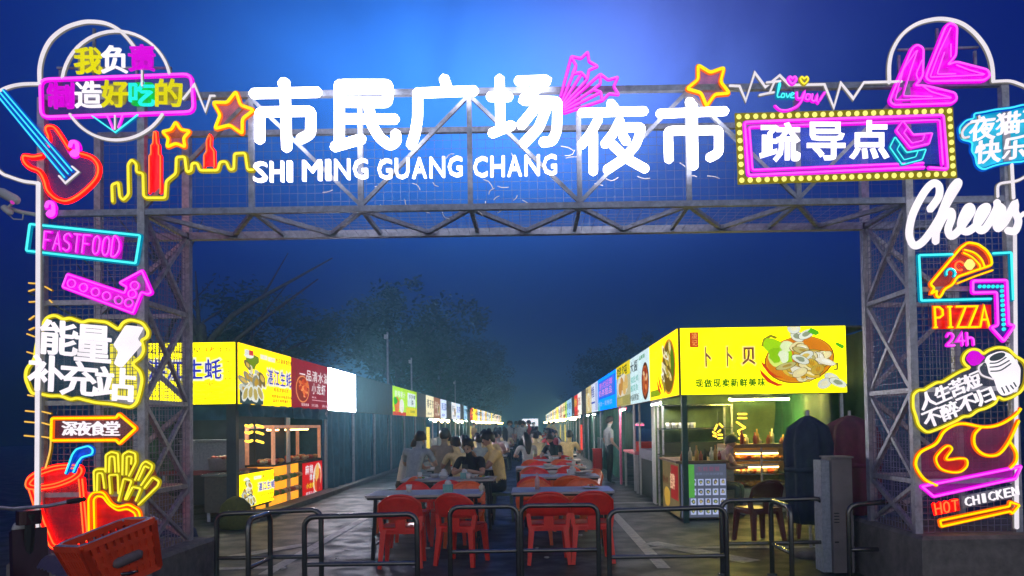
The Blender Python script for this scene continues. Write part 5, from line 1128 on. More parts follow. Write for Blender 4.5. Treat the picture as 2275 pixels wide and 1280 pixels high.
def make_chair(m):
    t = thing('plastic_chair', 'red plastic chair', 'chair')
    sb = MB(); sb.rbox((-.22, -.20, .415), (.22, .22, .445), .06); sb.build('seat', m, t, True)
    sk = MB(); sk.rbox((-.205, -.19, .37), (.205, .205, .414), .05); sk.build('seat_skirt', m, t)
    bb = MB(); nu, nv = 12, 6; vs = []
    for sgn_ in (0, 1):
        for j in range(nv + 1):
            for i in range(nu + 1):
                u = -1 + 2 * i / nu; v = j / nv; top = .80 - .10 * abs(u) ** 2.6; z = .535 + (top - .535) * v
                x = .235 * u * (1 - .06 * v); y = -.205 - .075 * v + .055 * u * u + (-.009 if sgn_ else .009); vs.append((x, y, z))
    N = (nu + 1) * (nv + 1); q = lambda s, j, i: s * N + j * (nu + 1) + i; fs = []
    for j in range(nv):
        for i in range(nu): fs += [(q(0,j,i), q(0,j,i+1), q(0,j+1,i+1), q(0,j+1,i)), (q(1,j+1,i), q(1,j+1,i+1), q(1,j,i+1), q(1,j,i))]
    for i in range(nu): fs += [(q(0,0,i+1), q(0,0,i), q(1,0,i), q(1,0,i+1)), (q(0,nv,i), q(0,nv,i+1), q(1,nv,i+1), q(1,nv,i))]
    for j in range(nv): fs += [(q(0,j,0), q(0,j+1,0), q(1,j+1,0), q(1,j,0)), (q(0,j+1,nu), q(0,j,nu), q(1,j,nu), q(1,j+1,nu))]
    bb.add(vs, fs); bk = bb.build('backrest', m, t, True)
    MB().tube([(-.236, -.15, .53)] + [(.235 * u * .94, -.28 + .055 * u * u, .80 - .10 * abs(u) ** 2.6) for u in [-1 + 2 * i / 10 for i in range(11)]] + [(.236, -.15, .53)], .014, None, False, 8).build('rim', m, bk, True)
    for sx in (-1, 1): MB().bar((sx * .205, -.17, .40), (sx * .225, -.155, .56), .024).build('back_post', m, t)
    MB().box((-.055, -.205, .40), (.055, -.187, .56)).build('splat', m, t)
    for sx in (-1, 1):
        MB().bar((sx * .185, -.175, .42), (sx * .225, -.235, 0), .032, .02).build('leg', m, t)
        MB().bar((sx * .185, .185, .42), (sx * .215, .225, 0), .032, .02).build('leg', m, t)
    return t
chair0 = make_chair(RED); used = []
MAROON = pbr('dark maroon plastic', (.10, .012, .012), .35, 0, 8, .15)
def chair(x, y, rz, label, orange=False, group=None):
    t = chair0 if not used else dup(chair0); used.append(1)
    t.location = (x, y, 0); t.rotation_euler.z = rz; relabel(t, label, group)
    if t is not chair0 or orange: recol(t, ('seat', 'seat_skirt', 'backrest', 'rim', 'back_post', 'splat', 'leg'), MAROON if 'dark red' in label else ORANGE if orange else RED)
    return t
make_table(-1.27, 8.98, 'grey front table with two red chairs, left of the gap', w=1.36); make_table(.36, 9.12, 'grey front table with two red chairs, right of the gap', w=1.22)
chair(-1.46, 8.36, .04, 'red plastic chair at the outer end of the front table left of the gap'); chair(-.80, 8.42, -.32, 'red plastic chair turned sideways, next to the gap at the left front table')
chair(.17, 8.44, .02, 'red plastic chair nearest the gap at the right front table'); chair(.65, 8.46, .05, 'red plastic chair at the outer end of the right front table')
chair(-1.60, 9.75, math.pi, 'red plastic chair across the left front table, near the kerb'); chair(-1.12, 9.85, math.pi + .1, 'faded red plastic chair across the left front table', False); chair(-.88, 9.62, math.pi - .1, 'orange plastic chair across the left front table', True)
chair(.02, 9.78, math.pi, 'orange plastic chair across the right front table with a bottle before it', True); chair(.66, 9.85, math.pi - .1, 'orange plastic chair at the outer end across the right front table', True)
make_table(-1.25, 11.3, 'pale table where the man in the black shirt sits', w=1.4); make_table(.42, 11.6, 'second table right of the gap with cups and red chairs round it', w=1.2)
chair(.0, 10.9, .05, 'red plastic chair before the second table right of the gap, by the gap'); chair(.55, 10.95, -.05, 'orange plastic chair before the second table right of the gap, outer end', True)
chair(.06, 12.4, math.pi, 'red plastic chair behind the second table right of the gap, by the gap'); chair(.62, 12.45, math.pi, 'red plastic chair behind the second table right of the gap, outer end')
chair(.82, 12.0, 2.2, 'orange red plastic chair at the side of the second right table', True)
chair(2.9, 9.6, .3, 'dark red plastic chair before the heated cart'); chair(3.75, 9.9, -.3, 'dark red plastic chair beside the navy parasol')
chair(-2.0, 11.0, 1.3, 'orange plastic chair at the kerb end of the pale table', True)
for y in (13.35, 14.7, 15.95, 17.25):
    for x in (.08, .66): chair(x + .05 * math.sin(y * 7 + x), y, (0 if y in (13.35, 15.95) else math.pi) + .15 * math.sin(y * 5 + x * 9), 'orange or red plastic chair further down the right tables', int(y * 10 + x * 10) % 2 == 0, 'plastic chairs further down the right tables')
random.seed(8)
row = []
ty = [14.0, 16.6, 19.4, 22.4, 25.6, 29, 32.6, 36.5, 41]
for k, y in enumerate(ty):
    for x in (-1.3 - .1 * (k % 2), .35 + .08 * (k % 3)):
        if k == 0: make_table(x, y, 'third table down the aisle on the ' + ('left' if x < 0 else 'right') + ' side of the walkway', w=1.3)
        else: make_table(x, y, 'small table among the diners far down the aisle', 'tables far down the aisle', w=1.3)
def tissue(x, y, z, m, lab, grp=None):
    t = thing('tissue_box', lab, 'tissue box', (x, y, z), grp); MB().rbox((x-.06, y-.05, z), (x+.06, y+.05, z+.09), .02).build('box', m, t); MB().ball((x, y, z+.10), .045, 0, 7, 5, (1, .7, 1)).build('tissue', WHITEP, t, True)
TEAL = pbr('teal plastic', (.14, .36, .34), .4)
PLATE = pbr('white crockery', (.6, .6, .58), .25, 0, 8, .1)
def crock(x, y, kind, lab, grp):
    prof = {'bowl': [(.035, 0), (.05, .01), (.085, .05), (.088, .055), (.08, .05), (.045, .015)], 'plate': [(.06, 0), (.11, .012), (.125, .02), (.12, .018), (.06, .008)], 'cup': [(.028, 0), (.038, .09), (.035, .088), (.026, .01)]}[kind]
    o = MB().lathe(prof, (x, y, .752), 14).build(kind, PLATE, None, True, (x, y, .752)); tag(o, lab, kind, grp)
    if kind != 'cup':
        f = MB(); food(f, x - .04, x + .04, y - .04, y + .04, .775, 7, .022, (0, 1, 2, 3)); fo = f.build('food', FOODM, o, True); fo['kind'] = 'stuff'
random.seed(77)
for k in range(9): crock(-1.25 + random.uniform(-.6, .6), 11.3 + random.uniform(-.28, .28), ('bowl', 'plate', 'cup')[k % 3], 'white crockery with leftovers scattered on the pale table', 'crockery on the pale table')
for k in range(6): crock(.42 + random.uniform(-.5, .5), 11.6 + random.uniform(-.26, .26), ('bowl', 'cup', 'plate')[k % 3], 'white crockery scattered on the second right table', 'crockery on the second right table')
crock(-1.5, 9.05, 'cup', 'paper cup left on the front left table', None); crock(.72, 9.2, 'plate', 'plate with scraps on the front right table', None)
for k, y in enumerate((14.0, 16.6, 19.4)):
    for x in (-1.35, .4):
        for q in range(5): crock(x + random.uniform(-.5, .5), y + random.uniform(-.25, .25), ('bowl', 'plate', 'cup')[q % 3], 'small crockery among the diners further down the aisle', 'crockery of the diners down the aisle')
lm = pbr('crumpled tissue', (.5, .5, .48), .9)
for k in range(16):
    x, y = random.uniform(-2.8, 1.8), random.uniform(7.6, 14); o = MB().ball((x, y, .016), random.uniform(.014, .03), 0, 6, 4, (1.3, 1, .5)).build('litter', lm, None, False, (x, y, 0)); tag(o, 'crumpled white tissue dropped on the ground near the tables', 'litter', 'litter on the ground')
tissue(-1.02, 9.0, .752, TEAL, 'teal tissue box on the left front table'); tissue(-1.02, 11.2, .752, TEAL, 'white topped teal tissue box on the pale table'); tissue(-1.35, 11.35, .752, WHITEP, 'white tissue box on the pale table'); tissue(.62, 11.55, .752, WHITEP, 'white tissue box on the second right table')
bottle(.06, 9.15, .752, .20, .03, pbr('pink bottle', (.5, .3, .3), .3), 'pinkish bottle on the right front table', None); bottle(-.62, 9.1, .752, .09, .035, BM[2], 'cream cup on the left front table by the gap', None)
o = MB().lathe([(.06, 0), (.10, .05), (.105, .055)], (.75, 11.5, .752), 12).build('bowl', pbr('steel bowl', (.4, .38, .36), .3, .7), None, True, (.75, 11.5, .752)); tag(o, 'steel bowl on the second right table', 'bowl')

# ------------------------------------------------------------------ people
SHIRT0 = pbr('cloth white', (.46, .46, .45), .85, 0, 14, .15)
PANTS0 = pbr('dark trousers', (.022, .024, .03), .85, 0, 14, .3)
SHOE0 = pbr('shoes', (.10, .10, .10), .6)
def person_mesh(J, near=False):
    """one continuous skinned body from joints; J: dict of joint -> position"""
    vs, es, rad, tags = [], [], [], []
    def V(p, r):
        vs.append(Vector(p)); rad.append(r if isinstance(r, tuple) else (r, r)); return len(vs) - 1
    def E(a, b, t): es.append((a, b)); tags.append(t)
    pel = V(J['pelvis'], (.145, .12)); spi = V(J['spine'], (.135, .105)); che = V(J['chest'], (.155, .115)); nb = V(J['neck'], .05)
    E(pel, spi, 'shirt'); E(spi, che, 'shirt')
    E(che, nb, 'shirt')
    hd = Vector(J['head']); nk = Vector(J['neck']); fwd = Vector(J.get('face', (0, 1, 0))).normalized(); up_ = (hd - nk).normalized()
    h0 = V(nk.lerp(hd, .45), .052); E(nb, h0, 'skin')
    h1 = V(hd + fwd * .012 - up_ * .01, (.078, .088)); E(h0, h1, 'skin'); h2 = V(hd + up_ * .075, (.068, .078)); E(h1, h2, 'skin')
    if near: ns = V(hd + fwd * .098 - up_ * .015, .012); E(h1, ns, 'skin')
    for s, k in ((-1, 'l'), (1, 'r')):
        sh = V(J['sh_' + k], .068); E(che, sh, 'shirt'); el0 = V(Vector(J['sh_' + k]).lerp(Vector(J['el_' + k]), .55), .056); E(sh, el0, 'shirt')
        el = V(J['el_' + k], .040); E(el0, el, 'skin'); wr = V(J['wr_' + k], .027); E(el, wr, 'skin')
        hv = (Vector(J['wr_' + k]) - Vector(J['el_' + k])).normalized(); palm = V(Vector(J['wr_' + k]) + hv * .065, (.036, .018)); E(wr, palm, 'skin')
        if near:
            sd = hv.cross(Vector((0, 0, 1))).normalized()
            for q in range(4):
                b = Vector(J['wr_' + k]) + hv * .075 + sd * (.027 - .018 * q)
                f1 = V(b + hv * (.034 + .006 * (q in (1, 2))) + Vector((0, 0, -.006)), .0085); E(palm, f1, 'skin'); f2 = V(vs[f1] + hv * .024 + Vector((0, 0, -.02)), .0075); E(f1, f2, 'skin')
            th = V(Vector(J['wr_' + k]) + hv * .045 - sd * s * .045, .010); E(palm, th, 'skin')
        hp = V(J['hip_' + k], .088); E(pel, hp, 'pants'); kn = V(J['kn_' + k], .058); E(hp, kn, 'pants'); an = V(J['an_' + k], .038); E(kn, an, 'pants')
        to = V(J['to_' + k], .030); E(an, to, 'shoe')
    me = bpy.data.meshes.new('person'); me.from_pydata([tuple(v) for v in vs], es, [])
    o = bpy.data.objects.new('tmp', me); COL.objects.link(o); md = o.modifiers.new('s', 'SKIN'); md.use_smooth_shade = True; md.branch_smoothing = .4
    for i, r in enumerate(rad): me.skin_vertices[0].data[i].radius = r
    me.skin_vertices[0].data[0].use_root = True
    sb = o.modifiers.new('u', 'SUBSURF'); sb.levels = 2 if near else 1; sb.render_levels = sb.levels
    bpy.context.view_layer.update()
    m2 = bpy.data.meshes.new_from_object(o.evaluated_get(bpy.context.evaluated_depsgraph_get())); bpy.data.objects.remove(o)
    m2.name = 'person'
    for m in (SKIN, SHIRT0, PANTS0, SHOE0): m2.materials.append(m)
    ix = {'skin': 0, 'shirt': 1, 'pants': 2, 'shoe': 3}; segs = [(vs[a], vs[b], ix[t], max(rad[a])) for (a, b), t in zip(es, tags)]
    for p in m2.polygons:
        c = p.center; best = 9; bi = 0
        for a, b, t, r in segs:
            ab = b - a; k = max(0, min(1, (c - a).dot(ab) / max(1e-6, ab.length_squared))); d = (c - (a + ab * k)).length - r * .6
            if d < best: best = d; bi = t
        p.material_index = bi; p.use_smooth = True
    return m2
def hair_mesh(J, long=False, bald=False):
    hd = Vector(J['head']); nk = Vector(J['neck']); up_ = (hd - nk).normalized(); fwd = Vector(J.get('face', (0, 1, 0))).normalized(); fwd = (fwd - up_ * fwd.dot(up_)).normalized(); sd = fwd.cross(up_)
    mb = MB(); seg, rg = 14, 8; c = hd + up_ * .030 - fwd * .012; vs = []; fs = []
    for i in range(rg + 1):
        t = math.pi * .70 * i / rg
        for j in range(seg):
            p = 2 * math.pi * j / seg; back = (1 - math.cos(p)) / 2            # 1 at the back of the head
            tt = t * (.50 + .62 * back ** .8); q = .112 + .006 * math.sin(5 * p + i) + .004 * math.sin(9 * p)
            vs.append(c + sd * (q * .84 * math.sin(tt) * math.sin(p)) + fwd * (q * math.sin(tt) * math.cos(p)) + up_ * (q * 1.08 * math.cos(tt)))
    fs = [(i*seg+j, i*seg+(j+1) % seg, (i+1)*seg+(j+1) % seg, (i+1)*seg+j) for i in range(rg) for j in range(seg)]
    mb.add(vs, fs)
    for s in (-1, 1): mb.ball(hd + sd * s * .082 - fwd * .0, .001)
    if long: mb.tube([hd + up_ * .10 - fwd * .05, hd - fwd * .105, hd - up_ * .16 - fwd * .12, hd - up_ * .36 - fwd * .10], [.07, .095, .10, .05], None, False, 10)
    me = mb.build('hair', HAIR, None, True); return me
def sit(lean=.0, hands='table', turn=0, head=(0, 0)):
    """seated pose facing +Y, seat at 0.45"""
    J = dict(pelvis=(0, 0, .54), spine=(0, .03 + lean * .3, .73), chest=(0, .07 + lean * .8, .93), neck=(0, .12 + lean * 1.15, 1.08), head=(head[0], .15 + lean * 1.4 + head[1], 1.205 - lean * .12), face=(head[0] * 3, 1, -.35 - lean))
    for s, k in ((-1, 'l'), (1, 'r')):
        J['sh_' + k] = (s * .185, .07 + lean * .9, 1.025)
        if hands == 'table': J['el_' + k] = (s * .26, .20 + lean, .80); J['wr_' + k] = (s * .13, .40 + lean * .8, .80)
        elif hands == 'phone': J['el_' + k] = (s * .25, .19 + lean, .80); J['wr_' + k] = (s * .065, .33 + lean, .86)
        elif hands == 'eat': J['el_' + k] = (s * .25, .24 + lean, .82); J['wr_' + k] = (s * .08, .36 + lean, .98 if s > 0 else .80)
        else: J['el_' + k] = (s * .23, .08 + lean, .74); J['wr_' + k] = (s * .14, .28 + lean, .66)
        J['hip_' + k] = (s * .095, .02, .50); J['kn_' + k] = (s * .14, .42, .49); J['an_' + k] = (s * .14, .38, .09); J['to_' + k] = (s * .15, .53, .035)
    return J
def stand(walk=0.0, hands=0):
    J = dict(pelvis=(0, 0, .93), spine=(0, .01, 1.10), chest=(0, .0, 1.29), neck=(0, .01, 1.44), head=(0, .04, 1.585), face=(0, 1, -.15))
    for s, k in ((-1, 'l'), (1, 'r')):
        J['sh_' + k] = (s * .18, 0, 1.37); J['el_' + k] = (s * .23, -.02 + walk * s * .1, 1.08); J['wr_' + k] = (s * .22, .06 + walk * s * .2 + hands * .2, .86 + hands * .12)
        J['hip_' + k] = (s * .095, 0, .88); J['kn_' + k] = (s * .10, .02 - walk * s * .14, .49); J['an_' + k] = (s * .10, -.01 - walk * s * .22, .085); J['to_' + k] = (s * .12, .14 - walk * s * .22, .03)
    return J
PT = {}
def template(key, J, near, long):
    if key in PT: return PT[key]
    b = bpy.data.objects.new('person', person_mesh(J, near)); COL.objects.link(b); WL[b.name] = Vector()
    h = hair_mesh(J, long); h.parent = b
    if near:
        hd = Vector(J['head']); up_ = (hd - Vector(J['neck'])).normalized(); f = Vector(J['face']).normalized(); f = (f - up_ * f.dot(up_) * .6).normalized(); sd = f.cross(up_).normalized()
        for s in (-1, 1):
            MB().ball(hd + f * .083 + up_ * .012 + sd * s * .031, .011).build('eye', pbr('eye', (.03, .02, .02), .2), b, True)
            MB().ball(hd + sd * s * .083 - f * .01, .026, 0, 8, 6, (.5, .8, 1.2)).build('ear', SKIN, b, True)
        MB().tube([hd + f * .090 - up_ * .045 + sd * q for q in (-.022, 0, .022)], .006, None, False, 6).build('mouth', pbr('lips', (.25, .08, .07), .5), b, True)
    PT[key] = b; b['_used'] = 0; return b
def person(key, J, x, y, rz, label, shirt, pants=None, near=False, long=False, group=None, z=0, sc=1.0, skin=None):
    tp = template(key, J, near, long)
    if tp['_used'] == 0: o = tp; tp['_used'] = 1
    else: o = dup(tp)
    if '_used' in o and o is not tp: del o['_used']
    o.location = (x, y, z); o.rotation_euler.z = rz; o.scale = (sc, sc, sc); tag(o, label, 'person', group)
    for sl, m in ((1, shirt), (2, pants or PANTS0)):
        o.material_slots[sl].link = 'OBJECT'; o.material_slots[sl].material = m
    return o
CLO = {n: pbr('cloth ' + n, c, .85, 0, 14, .2) for n, c in {'black': (0.014, 0.014, 0.016), 'grey blue': (0.272, 0.32, 0.352), 'taupe': (0.288, 0.248, 0.192), 'sand': (0.64, 0.528, 0.272), 'yellow': (0.78, 0.608, 0.256), 'white': (0.736, 0.736, 0.72), 'navy': (0.03, 0.035, 0.07), 'grey': (0.32, 0.336, 0.336), 'pink': (0.672, 0.416, 0.384), 'red': (0.512, 0.064, 0.064), 'pale green': (0.384, 0.48, 0.384)}.items()}
KHAKI = pbr('khaki trousers', (.10, .09, .06), .85)
def stool(x, y, lab, m=None, grp=None):
    m = m or pbr('green stool', (.10, .14, .10), .5); t = thing('stool', lab, 'stool', (x, y, 0), grp); MB().rbox((x-.17, y-.17, .41), (x+.17, y+.17, .45), .04).build('seat', m, t)
    for sx in (-1, 1):
        for sy in (-1, 1): MB().bar((x + sx*.13, y + sy*.13, .41), (x + sx*.16, y + sy*.16, 0), .02, .016).build('leg', m, t)
P2 = math.pi
person('phone', sit(.04, 'phone'), -.92, 11.75, P2 - .35, 'person in a black T-shirt sitting behind the pale table, looking down at a phone', CLO['black'], KHAKI, True); stool(-.92, 11.75, 'stool under the person in the black T-shirt')
t = thing('phone', 'dark mobile phone held by the person in the black T-shirt', 'phone', (-1.02, 11.38, .9)); MB().rbox((-1.075, 11.36, .865), (-.985, 11.37, .955), .004).build('body', BLACK, t); MB().box((-1.07, 11.372, .87), (-.99, 11.374, .95)).build('screen', emit('phone screen', (150, 160, 170), .8), t)
person('eat_near', sit(.05, 'eat'), -.48, 12.1, P2 / 2 + .25, 'person in a yellow shirt sitting sideways, eating beside the walkway', CLO['yellow'], PANTS0, True, sc=1.08); stool(-.48, 12.1, 'stool by the walkway under the person in the yellow shirt')
person('lean', sit(.14, 'table'), -2.35, 13.2, -.9, 'person in a white shirt hunched over a table by the teal tarpaulin', CLO['white'], None, False); stool(-2.35, 13.2, 'stool under the hunched person in the white shirt')
person('lean', None, -2.02, 12.5, -.25, 'person in a grey blue shirt seen from behind at the pale table', CLO['grey blue'], None, sc=1.1) ; stool(-2.02, 12.5, 'stool under the person in the grey blue shirt')
person('table', sit(.04, 'table'), -1.63, 13.5, -.12, 'person in a taupe shirt seen from behind, tall between the diners', CLO['taupe'], None, sc=1.12); stool(-1.63, 13.5, 'stool under the person in the taupe shirt')
person('table', None, -1.28, 13.3, .5, 'person in a sand coloured shirt leaning to the person in taupe', CLO['sand'], None); stool(-1.28, 13.3, 'stool under the person in the sand coloured shirt')
person('table_long', sit(.05, 'table'), -.08, 17.2, .3, 'person with long dark hair and a cream shirt seen from behind past the right tables', CLO['white'], None, long=True); stool(-.08, 17.2, 'stool under the person with long dark hair')
person('lean', None, .62, 17.6, P2 - .6, 'person in a black shirt leaning over the table beside the long haired person', CLO['black'], None); stool(.62, 17.6, 'stool under the leaning person in the black shirt')
person('stand', stand(.1, .4), 1.97, 19.0, -P2 / 2 + .3, 'person in a grey shirt and black trousers standing at the pink lit stall', CLO['grey'], PANTS0)
person('cook', sit(.10, 'table'), 3.02, 12.35, -P2 / 2 - .5, 'person in a pale pink shirt sitting between the menu counter and the heated cart', CLO['pink'], pbr('grey green trousers', (.09, .11, .09), .85)); stool(3.02, 12.35, 'stool between the menu counter and the heated cart', pbr('white stool', (.4, .4, .38), .5))
random.seed(17); names = list(CLO)
for k, y in enumerate(ty[1:]):
    for x in (-1.3 - .1 * ((k + 1) % 2), .35 + .08 * ((k + 1) % 3)):
        for (ox, oy, rz) in ((-.35, -.62, 0), (.35, -.62, 0), (-.35, .62, P2), (.35, .62, P2)):
            if k == 0 and x > 0 or random.random() < .18: continue
            c = random.choice(names); key = random.choice(('table', 'lean', 'table', 'cook', 'table_long'))
            person(key, None, x + ox + random.uniform(-.08, .08), y + oy, rz + random.uniform(-.5, .5), 'distant seated diner in a %s shirt among the tables down the aisle' % c, CLO[c], None, sc=random.uniform(.95, 1.08), group='diners down the aisle in %s' % c)
            stool(x + ox, y + oy, 'stool under a distant diner', None, 'stools of the distant diners')
for k in range(22):
    c = random.choice(names); y = random.uniform(30, 70); key = random.choice(('stand', 'walk'))
    person(key, stand(.6, 0), random.uniform(-3.4, 1.6) if k % 4 == 0 else random.uniform(-1.0, .3), y, random.uniform(0, 6.28), 'distant person in a %s shirt standing in the aisle' % c, CLO[c], None, group='people standing far down the aisle in %s' % c)
# pink lamp of the stall where the grey shirted person stands, and a pink crate table
t = thing('pink_lamp_stand', 'pink glowing lamp tube on a post beside the standing person', 'lamp', (2.2, 18.4, 0)); MB().tube([(2.2, 18.4, .05), (2.2, 18.4, 1.95)], .03, None, False, 8).build('post', pbr('pink post', (.6, .12, .25), .4), t, True); lamp_tube(t, (2.3, 18.0, 1.9), (2.3, 18.8, 1.9), PINKL)
t = thing('pink_table', 'pink lit counter with red crates beside the standing person', 'counter', (2.7, 17.5, 0)); MB().box((2.25, 16.2, .85), (3.1, 18.3, .90)).build('counter_top', pbr('pink top', (.7, .2, .25), .5), t)
for y in (16.25, 18.25): MB().bar((2.3, y, 0), (2.3, y, .85), .025).build('leg', WHITEP, t)
MB().box((2.4, 16.4, .90), (3.0, 17.2, 1.12)).build('crate', RED, t)
lamp_tube(t, (2.5, 16.6, 1.5), (2.5, 17.9, 1.5), PINKL)
t = thing('fish_tank', 'steel framed tank with a dark mesh front beside the menu counter', 'tank', (2.4, 15, 0)); MB().box((2.35, 14.3, .05), (3.0, 16.0, .80)).build('tank_front', pbr('dark mesh', (.03, .035, .03), .5), t); MB().box((2.33, 14.28, .80), (3.02, 16.02, 1.0)).build('tray', STEEL, t)
for y in (14.3, 16.0): MB().bar((2.33, y, 0), (2.33, y, 1.95), .02).build('post', WHITEP, t)
t = thing('red_crate', 'small red crate standing against the green tarpaulin down the aisle', 'crate', (2.2, 24.5, 0)); MB().rbox((2.0, 24.3, .02), (2.3, 24.6, .7), .04).build('body', RED, t); MB().rbox((1.98, 24.28, .70), (2.32, 24.62, .73), .05).build('lid', RED, t)

# ------------------------------------------------------------------ scooter and basket in the near left corner
t = thing('scooter', 'dark electric scooter with a quilted seat, under the red basket', 'scooter', (0, 0, 0))
BODY = pbr('scooter paint', (.05, .018, .022), .25, .2, 6, .2); RUB = pbr('rubber', (.015, .015, .015), .7); SEATM = pbr('quilted seat', (.10, .08, .10), .45, 0, 20, .3)
def wheel(y):
    w = MB(); w.tube([(0, y + .19 * math.cos(a), .22 + .19 * math.sin(a)) for a in [2 * math.pi * i / 24 for i in range(24)]], .045, (1, 0, 0), True, 8); o = w.build('wheel', RUB, t, True)
    MB().tube([(-.03, y, .22), (.03, y, .22)], .12, None, False, 16).build('rim', STEEL, o, True)
wheel(-.55); wheel(.68)
mb = MB(); mb.prism([(-.14, -.62, .42), (-.14, -.66, .62), (-.14, -.30, .70), (-.14, .05, .66), (-.14, .12, .36), (-.14, -.2, .28)], (.28, 0, 0)); mb.build('rear_body', BODY, t)
MB().box((-.15, .05, .24), (.15, .48, .29)).build('footboard', BLACK, t)
mb = MB(); mb.prism([(-.11, .46, .26), (-.11, .54, .28), (-.09, .66, .90), (-.09, .60, .92)], (.20, 0, 0)); mb.build('leg_shield', BODY, t)
MB().bar((0, .68, .24), (0, .55, 1.02), .03, None, 8).build('fork', BLACK, t)
MB().rbox((-.07, .53, .95), (.07, .64, 1.04), .04).build('headset', BODY, t); MB().ball((0, .68, .92), .07, 0, 10, 6, (1, .5, .8)).build('headlight', pbr('lamp glass', (.5, .5, .5), .1), t, True)
hbm = MB(); hbm.tube([(-.24, .47, 1.09), (-.1, .55, 1.06), (.1, .55, 1.06), (.24, .47, 1.09)], .012, None, False, 8); hb_ = hbm.build('handlebar', STEEL, t, True)
for s in (-1, 1):
    MB().tube([(s*.20, .49, 1.083), (s*.28, .45, 1.094)], .016, None, False, 8).build('grip', RUB, hb_, True); MB().tube([(s*.14, .55, 1.07), (s*.27, .51, 1.07)], .007, None, False, 6).build('brake_lever', STEEL, hb_, True)
sm_ = MB(); vs = []; n1, n2 = 14, 8
for i in range(n1 + 1):
    y = -.50 + .62 * i / n1
    for j in range(n2 + 1):
        u = -1 + 2 * j / n2; w = .15 - .05 * (i / n1) ** 2; vs.append((u * w, y, .73 + .07 * (1 - abs(u) ** 3) + .02 * math.sin(i / n1 * 3.1) + .006 * math.cos(i * math.pi)))
sm_.add(vs, [(i*(n2+1)+j, i*(n2+1)+j+1, (i+1)*(n2+1)+j+1, (i+1)*(n2+1)+j) for i in range(n1) for j in range(n2)]); sm_.build('seat', SEATM, t, True)
rk = MB().tube([(-.13, -.50, .76), (-.13, -.85, .80), (0, -.92, .80), (.13, -.85, .80), (.13, -.50, .76)], .011, None, False, 8).build('rear_rack', INOX, t, True)
for k in range(4): MB().tube([(-.13, -.58 - .07*k, .775 + .008*k), (.13, -.58 - .07*k, .775 + .008*k)], .007, None, False, 6).build('rack_bar', INOX, rk, True)
MB().ball((0, -.68, .62), .05, 0, 10, 6, (1.6, .6, 1)).build('tail_light', pbr('tail lamp', (.5, .03, .02), .2), t, True)
SA = R(50.8); t.location = (-2.84, 4.50, 0); t.rotation_euler.z = SA
b = thing('basket', 'orange red slatted plastic basket with a silver rim, on the back of the scooter', 'basket', (0, 0, 0))
BM2 = pbr('orange red basket plastic', (.85, .07, .015), .35, 0, 8, .2)
def bwall(a0, a1, b0, b1, name):
    """slotted wall between bottom edge a0-a1 and top edge b0-b1"""
    mb = MB(); a0, a1, b0, b1 = map(Vector, (a0, a1, b0, b1)); nx, nz_ = 9, 4
    for k in range(nz_ + 1):
        q = k / nz_; mb.bar(a0.lerp(b0, q), a1.lerp(b1, q), .011 if 0 < k < nz_ else .016)
    for k in range(nx + 1):
        q = k / nx; mb.bar(a0.lerp(a1, q), b0.lerp(b1, q), .012 if 0 < k < nx else .016)
    n_ = (a1 - a0).cross(b0 - a0).normalized() * .004
    mb.add([a0.lerp(b0, .0) + n_, a1.lerp(b1, .0) + n_, a1.lerp(b1, .80) + n_, a0.lerp(b0, .80) + n_], [(0, 1, 2, 3)])
    return mb.build(name, BM2, b)
w0, l0, w1, l1, zb_, zt_ = .125, .15, .15, .185, .72, .97
cb0 = [(-w0, -l0, zb_), (w0, -l0, zb_), (w0, l0, zb_), (-w0, l0, zb_)]; ct0 = [(-w1, -l1, zt_), (w1, -l1, zt_), (w1, l1, zt_), (-w1, l1, zt_)]
for k in range(4): bwall(cb0[k], cb0[(k+1) % 4], ct0[k], ct0[(k+1) % 4], 'side_wall')
MB().box((-w0, -l0, zb_ - .004), (w0, l0, zb_ + .004)).build('floor', BM2, b)
rr = [Vector((p[0], p[1], zt_ + .012)) for p in fillet([(p[0]*1.03, p[1]*1.03) for p in ct0], .07, True)] if False else [Vector((q.x, q.y, zt_ + .012)) for q in fillet([(p[0]*1.03, p[1]*1.03) for p in ct0], .07, True)]
MB().tube(rr, .010, (0, 0, 1), True, 8).build('rim', STEEL, b, True)
MB().tube([(w1 - .005, -.05, .83), (w1 - .005, .06, .83)], .028, None, False, 10).build('handle_grip', pbr('grey grip', (.16, .13, .13), .6), b, True)
b.rotation_euler = (R(16), R(-4), R(-36)); b.location = at(246, 1222, 4.0) - b.rotation_euler.to_matrix() @ Vector((0, 0, .88))

